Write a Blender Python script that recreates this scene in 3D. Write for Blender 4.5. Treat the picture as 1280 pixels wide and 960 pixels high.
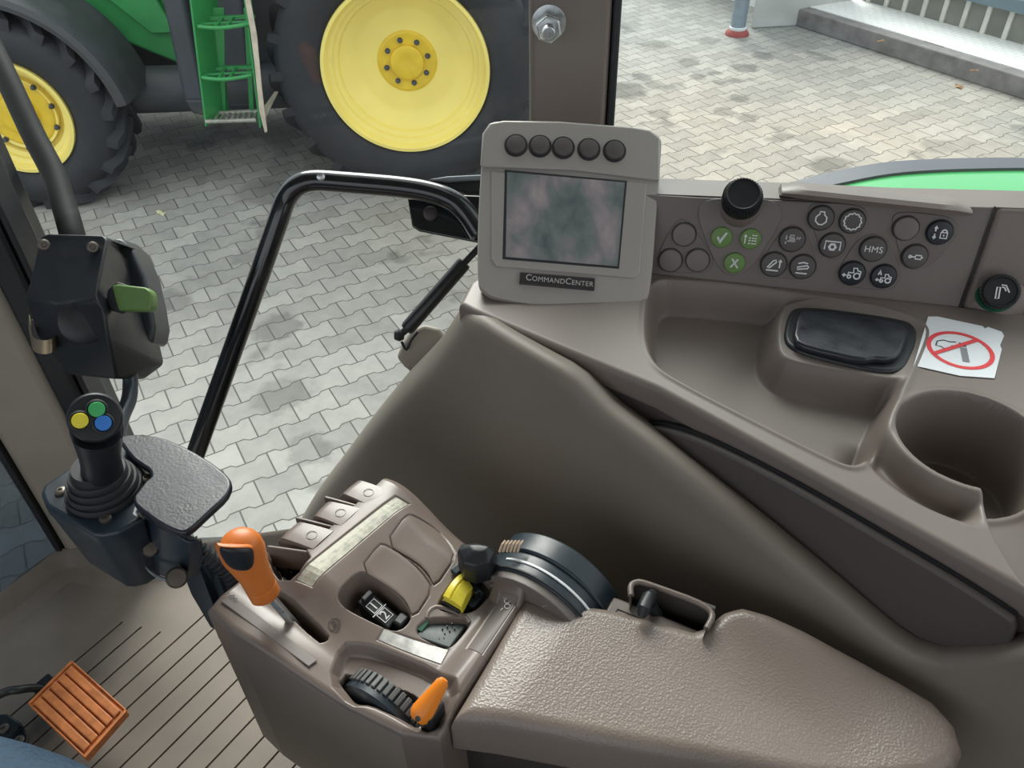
import bpy, math, random
import numpy as np
from mathutils import Vector as V, Matrix
random.seed(4)
scene = bpy.context.scene
C = scene.collection
for o in list(bpy.data.objects): bpy.data.objects.remove(o)

# ------------------------------------------------------------------ camera
# world frame: +X to the rear of the cab, +Y outwards to its right, +Z up, yard paving at z = 0
EYE = V((0, 0, 2.53)); FPX = 1000.0
_p, _r, _y = math.radians(40), math.radians(-1.4), math.radians(35)
def _cab(a): return V((a[0]*math.cos(_y)-a[1]*math.sin(_y), a[0]*math.sin(_y)+a[1]*math.cos(_y), a[2]))
_R0, _U0, _F0 = _cab((1,0,0)), _cab((0,math.sin(_p),math.cos(_p))), _cab((0,math.cos(_p),-math.sin(_p)))
CR = _R0*math.cos(_r)+_U0*math.sin(_r); CU = -_R0*math.sin(_r)+_U0*math.cos(_r); CF = _F0
cam_d = bpy.data.cameras.new('camera'); cam = bpy.data.objects.new('camera', cam_d); C.objects.link(cam)
cam_d.sensor_fit = 'HORIZONTAL'; cam_d.sensor_width = 36; cam_d.lens = FPX/1280*36
cam_d.clip_start = .02; cam_d.clip_end = 200
M3 = Matrix((CR, CU, -CF)).transposed(); cam.matrix_world = Matrix.Translation(EYE) @ M3.to_4x4()
scene.camera = cam

# ------------------------------------------------------------------ light
world = bpy.data.worlds.new('sky'); scene.world = world; world.use_nodes = True
wn = world.node_tree; wn.nodes.clear()
wo = wn.nodes.new('ShaderNodeOutputWorld'); wb = wn.nodes.new('ShaderNodeBackground')
tc = wn.nodes.new('ShaderNodeTexCoord'); sx = wn.nodes.new('ShaderNodeSeparateXYZ'); rp = wn.nodes.new('ShaderNodeValToRGB')
wn.links.new(tc.outputs['Generated'], sx.inputs[0]); wn.links.new(sx.outputs[2], rp.inputs[0])
rp.color_ramp.elements[0].position = 0.0; rp.color_ramp.elements[0].color = (.55,.60,.66,1)
rp.color_ramp.elements[1].position = .5; rp.color_ramp.elements[1].color = (.93,.97,1,1)
wn.links.new(rp.outputs[0], wb.inputs[0]); wb.inputs[1].default_value = 1.5
wn.links.new(wb.outputs[0], wo.inputs[0])
sun_d = bpy.data.lights.new('sun', 'SUN'); sun = bpy.data.objects.new('sun', sun_d); C.objects.link(sun)
sun_d.energy = 4.6; sun_d.angle = math.radians(35); sun_d.color = (1,.97,.92)
sun.rotation_euler = V((-.52, .58, .58)).to_track_quat('Z', 'Y').to_euler()
scene.view_settings.view_transform = 'Standard'; scene.view_settings.look = 'None'
scene.view_settings.gamma = 1; scene.view_settings.use_curve_mapping = False
scene.view_settings.exposure = 0.12

# ------------------------------------------------------------------ surveying: sight lines of the photograph met with planes of the place
def ray(px, py): return CR*((px-640)/FPX) + CU*((480-py)/FPX) + CF
def P(px, py, z): d = ray(px, py); return EYE + d*((z-EYE.z)/d.z)
def PY(px, py, y): d = ray(px, py); return EYE + d*(y/d.y)
def PD(px, py, t): return EYE + ray(px, py)*t
def xy(px, py, z): q = P(px, py, z); return (q.x, q.y)
class Frame:
    def __init__(s, o, ex, ey):
        s.o = V(o); s.ex = V(ex).normalized(); n = s.ex.cross(V(ey)).normalized(); s.n = n; s.ey = n.cross(s.ex)
    def pt(s, u, v, w=0): return s.o + s.ex*u + s.ey*v + s.n*w
    def px(s, px, py, w=0):
        d = ray(px, py); o = s.o + s.n*w
        return EYE + d*((o-EYE).dot(s.n)/d.dot(s.n))
    def uv(s, q): q = V(q)-s.o; return (q.dot(s.ex), q.dot(s.ey))
    def at(s, q): return Frame(q, s.ex, s.ey)

# ------------------------------------------------------------------ materials
def mat(name, col, rough=.5, metal=0, bump=0, bscale=300, var=0, vscale=20, spec=.5, coat=0, leather=False, kind='noise'):
    m = bpy.data.materials.new(name); m.use_nodes = True; nt = m.node_tree; b = nt.nodes['Principled BSDF']
    b.inputs['Base Color'].default_value = (*col, 1); b.inputs['Roughness'].default_value = rough
    b.inputs['Metallic'].default_value = metal; b.inputs['Specular IOR Level'].default_value = spec
    b.inputs['Coat Weight'].default_value = coat
    g = nt.nodes.new('ShaderNodeNewGeometry')
    if var:
        n = nt.nodes.new('ShaderNodeTexNoise'); n.inputs['Scale'].default_value = vscale; n.inputs['Detail'].default_value = 5
        nt.links.new(g.outputs['Position'], n.inputs['Vector'])
        r = nt.nodes.new('ShaderNodeMapRange'); r.inputs[3].default_value = 1-var; r.inputs[4].default_value = 1+var
        r.inputs[1].default_value = .3; r.inputs[2].default_value = .7
        nt.links.new(n.outputs[0], r.inputs[0])
        x = nt.nodes.new('ShaderNodeVectorMath'); x.operation = 'SCALE'; x.inputs[0].default_value = col
        nt.links.new(r.outputs[0], x.inputs['Scale']); nt.links.new(x.outputs[0], b.inputs['Base Color'])
        r2 = nt.nodes.new('ShaderNodeMapRange'); r2.inputs[1].default_value = .3; r2.inputs[2].default_value = .7
        r2.inputs[3].default_value = max(.02, rough*(1-var)); r2.inputs[4].default_value = min(1, rough*(1+var))
        nt.links.new(n.outputs[0], r2.inputs[0]); nt.links.new(r2.outputs[0], b.inputs['Roughness'])
    if bump:
        if kind == 'leather':
            t = nt.nodes.new('ShaderNodeTexVoronoi'); t.feature = 'SMOOTH_F1'; t.inputs['Smoothness'].default_value = .6
        else:
            t = nt.nodes.new('ShaderNodeTexNoise'); t.inputs['Detail'].default_value = 2
        t.inputs['Scale'].default_value = bscale; nt.links.new(g.outputs['Position'], t.inputs['Vector'])
        bm = nt.nodes.new('ShaderNodeBump'); bm.inputs['Strength'].default_value = min(1, bump); bm.inputs['Distance'].default_value = .22/bscale
        nt.links.new(t.outputs[0], bm.inputs['Height']); nt.links.new(bm.outputs[0], b.inputs['Normal'])
    return m
PLAST = mat('brown_plastic', (.175,.138,.118), .31, bump=.25, bscale=1500, var=.06, vscale=30)
CONS = mat('console_plastic', (.180,.146,.128), .45, bump=.3, bscale=1400, var=.05, vscale=12)
LINER = mat('liner_vinyl', (.205,.176,.147), .5, bump=.3, bscale=900, var=.05, vscale=6)
LEATH = mat('armrest_vinyl', (.225,.182,.155), .33, bump=.7, bscale=520, var=.05, vscale=14, kind='leather')
PANEL = mat('panel_plastic', (.160,.136,.122), .5, bump=.25, bscale=1600)
MONI = mat('monitor_plastic', (.35,.325,.295), .42, bump=.3, bscale=1700, metal=.15)
BTN = mat('button_rubber', (.088,.077,.072), .5, bump=.2, bscale=1500)
BTNK = mat('black_button', (.012,.016,.022), .4)
BTNG = mat('green_button', (.13,.24,.06), .45)
BLACK = mat('black_plastic', (.012,.014,.017), .42, bump=.25, bscale=900, var=.1, vscale=40)
BLACKG = mat('black_paint', (.006,.008,.010), .22, var=.15, vscale=60, coat=.4)
BLUEK = mat('blue_black_plastic', (.016,.026,.036), .36, bump=.2, bscale=900, var=.15, vscale=50)
PALM = mat('worn_black_plastic', (.014,.017,.024), .34, bump=.25, bscale=400, var=.25, vscale=45)
RUBB = mat('rubber', (.018,.019,.022), .6)
WHITE = mat('white_print', (.75,.76,.76), .5)
PRINT = mat('grey_print', (.45,.44,.43), .5)
ENGR = mat('engraved_mark', (.07,.06,.054), .6)
STEEL = mat('zinc_steel', (.5,.52,.52), .3, metal=.9, var=.15, vscale=120)
BRASS = mat('brass_clip', (.35,.27,.18), .35, metal=.8)
ORAN = mat('orange_plastic', (.62,.17,.028), .42, bump=.1, bscale=600, var=.05, vscale=40)
ORANB = mat('bright_orange_plastic', (.85,.24,.015), .38)
ORANP = mat('orange_pedal', (.60,.20,.06), .55, bump=.3, bscale=400, var=.22, vscale=70)
YELL = mat('yellow_plastic', (.72,.60,.05), .42, var=.12, vscale=90)
LGREEN = mat('green_lever', (.13,.235,.065), .42)
TEAL = mat('grey_rocker', (.07,.085,.085), .5, var=.1, vscale=300)
LABEL = mat('worn_silver_label', (.40,.39,.32), .45, metal=.1, var=.35, vscale=160)
SILV = mat('silver_label', (.50,.49,.47), .4, metal=.3, var=.25, vscale=120)
PILL = mat('beige_pillar', (.34,.305,.255), .5, bump=.2, bscale=900, var=.08, vscale=8)
POST = mat('post_paint', (.185,.155,.135), .42, var=.04, vscale=9)
MAT = mat('floor_mat', (.215,.182,.150), .6, bump=.4, bscale=700, var=.18, vscale=9)
MATG = mat('mat_groove', (.045,.038,.034), .7)
RIMY = mat('yellow_rim', (.86,.71,.19), .45, var=.06, vscale=3)
HUBY = mat('hub_yellow', (.72,.50,.03), .45, var=.1, vscale=12)
TIRE = mat('tyre_rubber', (.020,.022,.026), .75, bump=.4, bscale=60, var=.35, vscale=5)
FENK = mat('fender_black', (.040,.043,.047), .5, var=.25, vscale=6)
GREEN = mat('machine_green', (.035,.27,.075), .4, var=.12, vscale=5)
GREEND = mat('fender_green', (.06,.42,.12), .25, coat=.5, var=.03, vscale=3)
TANK = mat('grey_tank', (.055,.060,.075), .5, var=.15, vscale=6)
WOOD = mat('pale_strip', (.52,.45,.36), .6, var=.25, vscale=14)
STEPM = mat('step_steel', (.30,.30,.26), .5, metal=.3, var=.3, vscale=40)
CONC = mat('concrete', (.50,.50,.48), .8, bump=.3, bscale=60, var=.1, vscale=4)
CURB = mat('curb_stone', (.20,.185,.18), .85, bump=.5, bscale=40, var=.3, vscale=9)
PIPE = mat('galvanised_pipe', (.30,.36,.42), .4, metal=.4, var=.1, vscale=12)
REDC = mat('red_collar', (.32,.05,.04), .6)
BSTEEL = mat('blue_grey_steel', (.14,.19,.22), .45, var=.1, vscale=5)
PALEP = mat('pale_panel', (.55,.60,.62), .4, var=.1, vscale=4)
LEAFM = mat('leaf_brown', (.25,.13,.05), .7); LEAFY = mat('leaf_yellow', (.62,.58,.36), .7)
DENIM = mat('denim', (.036,.075,.125), .9, bump=.9, bscale=1100, var=.45, vscale=420)
SKIN = mat('boot_leather', (.05,.04,.035), .6)
RED = mat('red_print', (.75,.05,.06), .45)
PAPER = mat('white_sticker', (.78,.80,.82), .3, bump=.3, bscale=90)
DGREY = mat('dark_grey_print', (.22,.22,.24), .5)
SOCK = mat('green_ring', (.015,.10,.05), .25)
ROOFM = mat('headliner', (.30,.28,.25), .9)
SEATM = mat('seat_cloth', (.05,.05,.045), .9)

def glass(name, haze, refl=.06, tint=(.92,.96,.95)):
    m = bpy.data.materials.new(name); m.use_nodes = True; nt = m.node_tree; nt.nodes.clear()
    o = nt.nodes.new('ShaderNodeOutputMaterial'); t = nt.nodes.new('ShaderNodeBsdfTransparent'); t.inputs[0].default_value = (*tint,1)
    g = nt.nodes.new('ShaderNodeBsdfGlossy'); g.inputs['Roughness'].default_value = .03; g.inputs[0].default_value = (1,1,1,1)
    d = nt.nodes.new('ShaderNodeBsdfDiffuse'); d.inputs[0].default_value = (.5,.56,.6,1)
    n = nt.nodes.new('ShaderNodeTexNoise'); n.inputs['Scale'].default_value = 4; ge = nt.nodes.new('ShaderNodeNewGeometry')
    nt.links.new(ge.outputs['Position'], n.inputs['Vector'])
    r = nt.nodes.new('ShaderNodeMapRange'); r.inputs[3].default_value = haze*.4; r.inputs[4].default_value = haze*1.6
    nt.links.new(n.outputs[0], r.inputs[0])
    a = nt.nodes.new('ShaderNodeMixShader'); b = nt.nodes.new('ShaderNodeMixShader'); b.inputs[0].default_value = refl
    nt.links.new(r.outputs[0], a.inputs[0]); nt.links.new(t.outputs[0], a.inputs[1]); nt.links.new(d.outputs[0], a.inputs[2])
    nt.links.new(a.outputs[0], b.inputs[1]); nt.links.new(g.outputs[0], b.inputs[2]); nt.links.new(b.outputs[0], o.inputs[0])
    return m
GLASS = glass('window_glass', .006, .015, (.97,.99,.98)); GLASSH = glass('hazy_glass', .16, .06, (.25,.30,.34))  # windscreen pane: dark tint with a diffuse haze mixed in

def screen_mat():  # noise colours stand in for a mottled reflection on the screen
    m = mat('reflection_screen', (.1,.1,.1), .12); nt = m.node_tree; b = nt.nodes['Principled BSDF']
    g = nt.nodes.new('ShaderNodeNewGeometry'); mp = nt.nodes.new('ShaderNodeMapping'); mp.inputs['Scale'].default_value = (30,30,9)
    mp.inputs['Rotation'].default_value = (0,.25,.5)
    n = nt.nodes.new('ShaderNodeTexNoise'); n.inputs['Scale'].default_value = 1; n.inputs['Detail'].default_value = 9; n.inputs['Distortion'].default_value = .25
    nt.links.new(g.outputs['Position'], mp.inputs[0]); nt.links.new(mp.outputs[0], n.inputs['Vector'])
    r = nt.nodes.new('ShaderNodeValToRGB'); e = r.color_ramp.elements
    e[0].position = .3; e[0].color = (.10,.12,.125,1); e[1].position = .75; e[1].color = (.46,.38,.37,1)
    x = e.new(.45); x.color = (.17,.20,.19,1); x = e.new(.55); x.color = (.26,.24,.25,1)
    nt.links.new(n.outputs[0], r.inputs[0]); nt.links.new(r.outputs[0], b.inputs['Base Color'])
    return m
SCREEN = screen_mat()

def paving_mat():
    m = bpy.data.materials.new('bone_paving'); m.use_nodes = True; nt = m.node_tree; b = nt.nodes['Principled BSDF']
    L = nt.links
    def mth(op, a, c=None, d=None, clamp=False):
        n = nt.nodes.new('ShaderNodeMath'); n.operation = op; n.use_clamp = clamp
        for i, q in enumerate((a, c, d)):
            if q is None: continue
            if hasattr(q, 'links'): L.new(q, n.inputs[i])
            else: n.inputs[i].default_value = q
        return n.outputs[0]
    g = nt.nodes.new('ShaderNodeNewGeometry'); mp = nt.nodes.new('ShaderNodeMapping')
    mp.inputs['Rotation'].default_value = (0,0,-math.radians(64.5)); L.new(g.outputs['Position'], mp.inputs[0])
    s = nt.nodes.new('ShaderNodeSeparateXYZ'); L.new(mp.outputs[0], s.inputs[0]); u, v = s.outputs[0], s.outputs[1]
    Pt, Lb, A = .139, .2, .0095
    k = mth('FLOOR', mth('DIVIDE', v, Pt))
    def trap(kk):
        f = mth('FRACT', mth('SUBTRACT', mth('DIVIDE', u, Lb), mth('MULTIPLY', kk, .5)))
        t = mth('SUBTRACT', mth('MULTIPLY', mth('ABSOLUTE', mth('SUBTRACT', f, .5)), 4), 1)
        return mth('MAXIMUM', mth('MINIMUM', mth('MULTIPLY', t, 5.0), 1), -1)
    s0 = trap(k)
    lo = mth('SUBTRACT', v, mth('SUBTRACT', mth('MULTIPLY', k, Pt), mth('MULTIPLY', s0, A)))
    hi = mth('SUBTRACT', mth('ADD', mth('MULTIPLY', mth('ADD', k, 1), Pt), mth('MULTIPLY', s0, A)), v)
    row = mth('ADD', mth('SUBTRACT', k, mth('LESS_THAN', lo, 0)), mth('LESS_THAN', hi, 0))
    c0 = mth('SUBTRACT', mth('DIVIDE', u, Lb), mth('MULTIPLY', row, .5))
    col = mth('FLOOR', c0)
    fe = mth('FRACT', c0); de = mth('MULTIPLY', mth('MINIMUM', fe, mth('SUBTRACT', 1, fe)), Lb)
    d = mth('MINIMUM', mth('MINIMUM', mth('ABSOLUTE', lo), mth('ABSOLUTE', hi)), de)
    jt = nt.nodes.new('ShaderNodeMapRange'); jt.interpolation_type = 'SMOOTHSTEP'; jt.inputs[1].default_value = .0012; jt.inputs[2].default_value = .0048
    L.new(d, jt.inputs[0])
    cb = nt.nodes.new('ShaderNodeCombineXYZ'); L.new(row, cb.inputs[0]); L.new(col, cb.inputs[1])
    wn_ = nt.nodes.new('ShaderNodeTexWhiteNoise'); L.new(cb.outputs[0], wn_.inputs[0])
    n1 = nt.nodes.new('ShaderNodeTexNoise'); n1.inputs['Scale'].default_value = .6; n1.inputs['Detail'].default_value = 4; L.new(g.outputs['Position'], n1.inputs['Vector'])
    n2 = nt.nodes.new('ShaderNodeTexNoise'); n2.inputs['Scale'].default_value = 9; n2.inputs['Detail'].default_value = 8; n2.inputs['Roughness'].default_value = .65; L.new(g.outputs['Position'], n2.inputs['Vector'])
    n3 = nt.nodes.new('ShaderNodeTexNoise'); n3.inputs['Scale'].default_value = 2.2; n3.inputs['Detail'].default_value = 3; L.new(g.outputs['Position'], n3.inputs['Vector'])
    # brown dust towards the open yard
    sp = nt.nodes.new('ShaderNodeSeparateXYZ'); L.new(g.outputs['Position'], sp.inputs[0])
    dx = nt.nodes.new('ShaderNodeVectorMath'); dx.operation = 'DISTANCE'; dx.inputs[1].default_value = (-1.2,5.6,0); L.new(g.outputs['Position'], dx.inputs[0])
    dm = nt.nodes.new('ShaderNodeMapRange'); dm.inputs[1].default_value = .8; dm.inputs[2].default_value = 3.4; dm.inputs[3].default_value = .95; dm.inputs[4].default_value = 0; L.new(dx.outputs['Value'], dm.inputs[0])
    dust = mth('MULTIPLY', dm.outputs[0], mth('MULTIPLY_ADD', n1.outputs[0], 1.6, -.1, True), None, True)
    base = mth('ADD', mth('MULTIPLY_ADD', wn_.outputs[0], .09, .24), mth('MULTIPLY_ADD', n2.outputs[0], .18, -.09))
    base = mth('ADD', base, mth('MULTIPLY_ADD', n1.outputs[0], .16, -.08))
    st = nt.nodes.new('ShaderNodeMapRange'); st.inputs[1].default_value = .66; st.inputs[2].default_value = .72; st.inputs[3].default_value = 1; st.inputs[4].default_value = .6
    L.new(mth('ADD', n3.outputs[0], mth('MULTIPLY', wn_.outputs[0], .05)), st.inputs[0])
    base = mth('MULTIPLY', base, st.outputs[0])
    wob = nt.nodes.new('ShaderNodeVectorMath'); wob.operation = 'MULTIPLY_ADD'; wob.inputs[1].default_value = (.22,.22,0)
    L.new(n2.outputs['Color'], wob.inputs[0]); L.new(g.outputs['Position'], wob.inputs[2])
    tot = None
    for px_, py_, r_, f_ in ((930,85,.13,.5),(953,70,.11,.6),(818,55,.13,.65),(862,78,.12,.6),(780,113,.20,.5),(803,96,.10,.6),(872,96,.07,.55),(895,92,.06,.6),(900,103,.06,.6),(922,123,.09,.55),(905,140,.09,.6),(935,148,.09,.6),(824,143,.10,.6),(1040,207,.16,.55),(1175,183,.14,.7),(250,182,.10,.6),(270,160,.06,.65),(385,560,.11,.7),(345,410,.13,.62),(353,495,.14,.7),(330,240,.2,.7)):
        q_ = P(px_,py_,0); dn = nt.nodes.new('ShaderNodeVectorMath'); dn.operation = 'DISTANCE'; dn.inputs[1].default_value = (q_.x+.11,q_.y+.11,0); L.new(wob.outputs[0], dn.inputs[0])
        r1 = nt.nodes.new('ShaderNodeMapRange'); r1.inputs[1].default_value = r_*.8; r1.inputs[2].default_value = r_*1.15; r1.inputs[3].default_value = f_; r1.inputs[4].default_value = 1
        L.new(dn.outputs['Value'], r1.inputs[0]); tot = r1.outputs[0] if tot is None else mth('MULTIPLY', tot, r1.outputs[0])
    base = mth('MULTIPLY', base, tot)
    ca = nt.nodes.new('ShaderNodeCombineXYZ')
    for i, kk in enumerate((1.01,.99,.91)): L.new(mth('MULTIPLY', base, kk), ca.inputs[i])
    mx = nt.nodes.new('ShaderNodeMix'); mx.data_type = 'RGBA'; L.new(dust, mx.inputs[0]); L.new(ca.outputs[0], mx.inputs[6])
    cc = nt.nodes.new('ShaderNodeCombineXYZ')
    for i, kk in enumerate((1.42,1.16,.93)): L.new(mth('MULTIPLY', base, kk), cc.inputs[i])
    L.new(cc.outputs[0], mx.inputs[7])
    m2 = nt.nodes.new('ShaderNodeMix'); m2.data_type = 'RGBA'; L.new(jt.outputs[0], m2.inputs[0]); m2.inputs[6].default_value = (.085,.08,.07,1); L.new(mx.outputs[2], m2.inputs[7])
    L.new(m2.outputs[2], b.inputs['Base Color']); b.inputs['Roughness'].default_value = .8
    bp = nt.nodes.new('ShaderNodeBump'); bp.inputs['Strength'].default_value = .6; bp.inputs['Distance'].default_value = .006
    L.new(mth('ADD', jt.outputs[0], mth('MULTIPLY', n2.outputs[0], .35)), bp.inputs['Height']); L.new(bp.outputs[0], b.inputs['Normal'])
    return m

def paver_mat():  # pale pavers whitened to carry the sun glare in their colour
    m = mat('sunlit_pavers', (.86,.85,.82), .7); nt = m.node_tree; b = nt.nodes['Principled BSDF']
    t = nt.nodes.new('ShaderNodeTexBrick'); t.inputs['Scale'].default_value = 5; t.inputs['Color1'].default_value = (.88,.87,.84,1); t.inputs['Color2'].default_value = (.82,.81,.79,1)
    t.inputs['Mortar'].default_value = (.5,.46,.44,1); t.inputs['Mortar Size'].default_value = .012
    g = nt.nodes.new('ShaderNodeNewGeometry'); mp = nt.nodes.new('ShaderNodeMapping'); mp.inputs['Rotation'].default_value = (0,0,math.radians(25.5))
    nt.links.new(g.outputs['Position'], mp.inputs[0]); nt.links.new(mp.outputs[0], t.inputs['Vector']); nt.links.new(t.outputs[0], b.inputs['Base Color'])
    return m

# ------------------------------------------------------------------ builders
def setp(o, label=None, cat=None, group=None, kind=None):
    if label: o['label'] = label
    if cat: o['category'] = cat
    if group: o['group'] = group
    if kind: o['kind'] = kind
    return o
def thing(name, label, cat, loc, group=None):
    o = bpy.data.objects.new(name, None); C.objects.link(o); o.location = loc; o.empty_display_size = .02
    return setp(o, label, cat, group)
def wloc(o):
    p = V((0,0,0))
    while o is not None: p += V(o.location); o = o.parent
    return p
class MB:
    def __init__(s): s.v = []; s.f = []
    def add(s, vs, fs):
        n = len(s.v); s.v += [V(q) for q in vs]; s.f += [tuple(i+n for i in f) for f in fs]; return s
    def box(s, c, dims, ex=(1,0,0), ey=(0,1,0)):
        ex = V(ex).normalized(); n = ex.cross(V(ey)).normalized(); ey = n.cross(ex); c = V(c)
        vs = [c+ex*(i*dims[0]/2)+ey*(j*dims[1]/2)+n*(k*dims[2]/2) for i in (-1,1) for j in (-1,1) for k in (-1,1)]
        return s.add(vs, [(0,1,3,2),(4,6,7,5),(0,4,5,1),(2,3,7,6),(0,2,6,4),(1,5,7,3)])
    def loft(s, rings, cap=True, closed=True):
        n = len(rings[0]); vs = [q for r in rings for q in r]; fs = []
        for i in range(len(rings)-1):
            for j in range(n if closed else n-1):
                a = i*n+j; b_ = i*n+(j+1) % n; fs.append((a, b_, b_+n, a+n))
        if cap: fs.append(tuple(range(n-1,-1,-1))); fs.append(tuple((len(rings)-1)*n+j for j in range(n)))
        return s.add(vs, fs)
    def prism(s, pts, vec):
        pts = [V(q) for q in pts]; vec = V(vec); return s.loft([pts, [q+vec for q in pts]])
    def tube(s, path, r, n=14, cap=True):
        path = [V(q) for q in path]; N = len(path)
        rs = r if isinstance(r, (list, tuple)) else [r]*N
        t0 = (path[1]-path[0]).normalized(); a = t0.orthogonal().normalized(); rings = []
        for i in range(N):
            t = (path[min(i+1,N-1)]-path[max(i-1,0)]).normalized()
            a = (a - t*a.dot(t)).normalized(); b_ = t.cross(a)
            rings.append([path[i]+(a*math.cos(2*math.pi*k/n)+b_*math.sin(2*math.pi*k/n))*rs[i] for k in range(n)])
        return s.loft(rings, cap)
    def lathe(s, o, axis, prof, n=32, cap=True):
        o = V(o); ax = V(axis).normalized(); a = ax.orthogonal().normalized(); b_ = ax.cross(a)
        rings = [[o+ax*h+(a*math.cos(2*math.pi*k/n)+b_*math.sin(2*math.pi*k/n))*max(r,1e-5) for k in range(n)] for r, h in prof]
        return s.loft(rings, cap)
    def ribbon(s, fr, line, w, t=.0003, closed=False):
        pts = [V((*q,0)) for q in line]; N = len(pts); A = []; B = []
        for i in range(N):
            p0 = pts[(i-1) % N] if closed else pts[max(i-1,0)]; p1 = pts[(i+1) % N] if closed else pts[min(i+1,N-1)]
            d = (p1-p0).normalized(); nn = V((-d.y,d.x,0))*w/2
            A.append(pts[i]+nn); B.append(pts[i]-nn)
        rings = [[fr.pt(A[i].x,A[i].y,0),fr.pt(B[i].x,B[i].y,0),fr.pt(B[i].x,B[i].y,t),fr.pt(A[i].x,A[i].y,t)] for i in range(N)]
        if closed: rings.append(rings[0])
        return s.loft(rings, not closed)
    def build(s, name, m, parent=None, smooth=False, bevel=0, seg=3, subsurf=0, angle=35):
        off = wloc(parent) if parent else V((0,0,0))
        me = bpy.data.meshes.new(name); me.from_pydata([q-off for q in s.v], [], s.f); me.materials.append(m)
        import bmesh
        bm = bmesh.new(); bm.from_mesh(me); bmesh.ops.recalc_face_normals(bm, faces=bm.faces); bm.to_mesh(me); bm.free()
        o = bpy.data.objects.new(name, me); C.objects.link(o); o.parent = parent
        if bevel:
            b = o.modifiers.new('bevel','BEVEL'); b.width = bevel; b.segments = seg; b.limit_method = 'ANGLE'; b.angle_limit = math.radians(angle); b.use_clamp_overlap = True
            b.harden_normals = False
        if subsurf:
            q = o.modifiers.new('sub','SUBSURF'); q.levels = subsurf; q.render_levels = subsurf
        if smooth or bevel or subsurf:
            me.polygons.foreach_set('use_smooth', [True]*len(me.polygons))
            if not subsurf: me.set_sharp_from_angle(angle=math.radians(40 if not bevel else 60))
        me.update()
        return o
def smoothpath(pts, k=8):
    pts = [V(q) for q in pts]; out = []
    for i in range(len(pts)-1):
        p0, p1, p2, p3 = pts[max(i-1,0)], pts[i], pts[i+1], pts[min(i+2,len(pts)-1)]
        for j in range(k):
            t = j/k; out.append(.5*((2*p1)+(p2-p0)*t+(2*p0-5*p1+4*p2-p3)*t*t+(3*p1-p0-3*p2+p3)*t**3))
    out.append(pts[-1]); return out
def chaikin(pts, it=2, closed=True):
    pts = [V(q) for q in pts]
    for _ in range(it):
        o = []; n = len(pts)
        for i in range(n if closed else n-1):
            a, b_ = pts[i], pts[(i+1) % n]; o += [a*.78+b_*.22, a*.22+b_*.78]
        pts = o
    return pts
def text(name, s, size, fr, m, parent, ext=.0002, align='CENTER', bold=0, space=1.0):
    cu = bpy.data.curves.new(name, 'FONT'); cu.body = s; cu.size = size; cu.extrude = ext; cu.align_x = align; cu.align_y = 'CENTER'; cu.offset = bold; cu.space_character = space
    t = bpy.data.objects.new(name, cu); C.objects.link(t); bpy.context.view_layer.update()
    me = bpy.data.meshes.new_from_object(t.evaluated_get(bpy.context.evaluated_depsgraph_get()))
    bpy.data.objects.remove(t)
    off = wloc(parent) if parent else V((0,0,0))
    for q in me.vertices: q.co = fr.pt(q.co.x, q.co.y, q.co.z+ext) - off
    me.materials.clear(); me.materials.append(m)
    o = bpy.data.objects.new(name, me); C.objects.link(o); o.parent = parent
    return o

# ---- height patches: a moulded top surface over a four-sided plan, with pockets pressed into it
def sdf(X, Y, poly):
    """signed distance, positive inside"""
    p = np.array([(q[0], q[1]) for q in poly]); n = len(p); d = np.full(X.shape, 1e9); ins = np.zeros(X.shape, bool)
    for i in range(n):
        a, b_ = p[i], p[(i+1) % n]; e = b_-a; wx, wy = X-a[0], Y-a[1]
        t = np.clip((wx*e[0]+wy*e[1])/max(e@e,1e-12),0,1); d = np.minimum(d, np.hypot(wx-e[0]*t, wy-e[1]*t))
        c = ((a[1] <= Y) & (b_[1] > Y)) | ((b_[1] <= Y) & (a[1] > Y))
        with np.errstate(divide='ignore', invalid='ignore'):
            xi = a[0]+(Y-a[1])*e[0]/(e[1] if abs(e[1])>1e-12 else 1e-12)
        ins ^= c & (X < xi)
    return np.where(ins, d, -d)
def ss(x, a, b_): t = np.clip((x-a)/(b_-a),0,1); return t*t*(3-2*t)
def resample(pts, n):
    p = np.array([(q[0],q[1]) for q in pts]); s = np.r_[0, np.cumsum(np.hypot(*np.diff(p,axis=0).T))]; t = np.linspace(0,s[-1],n)
    return np.c_[np.interp(t,s,p[:,0]), np.interp(t,s,p[:,1])]
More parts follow.
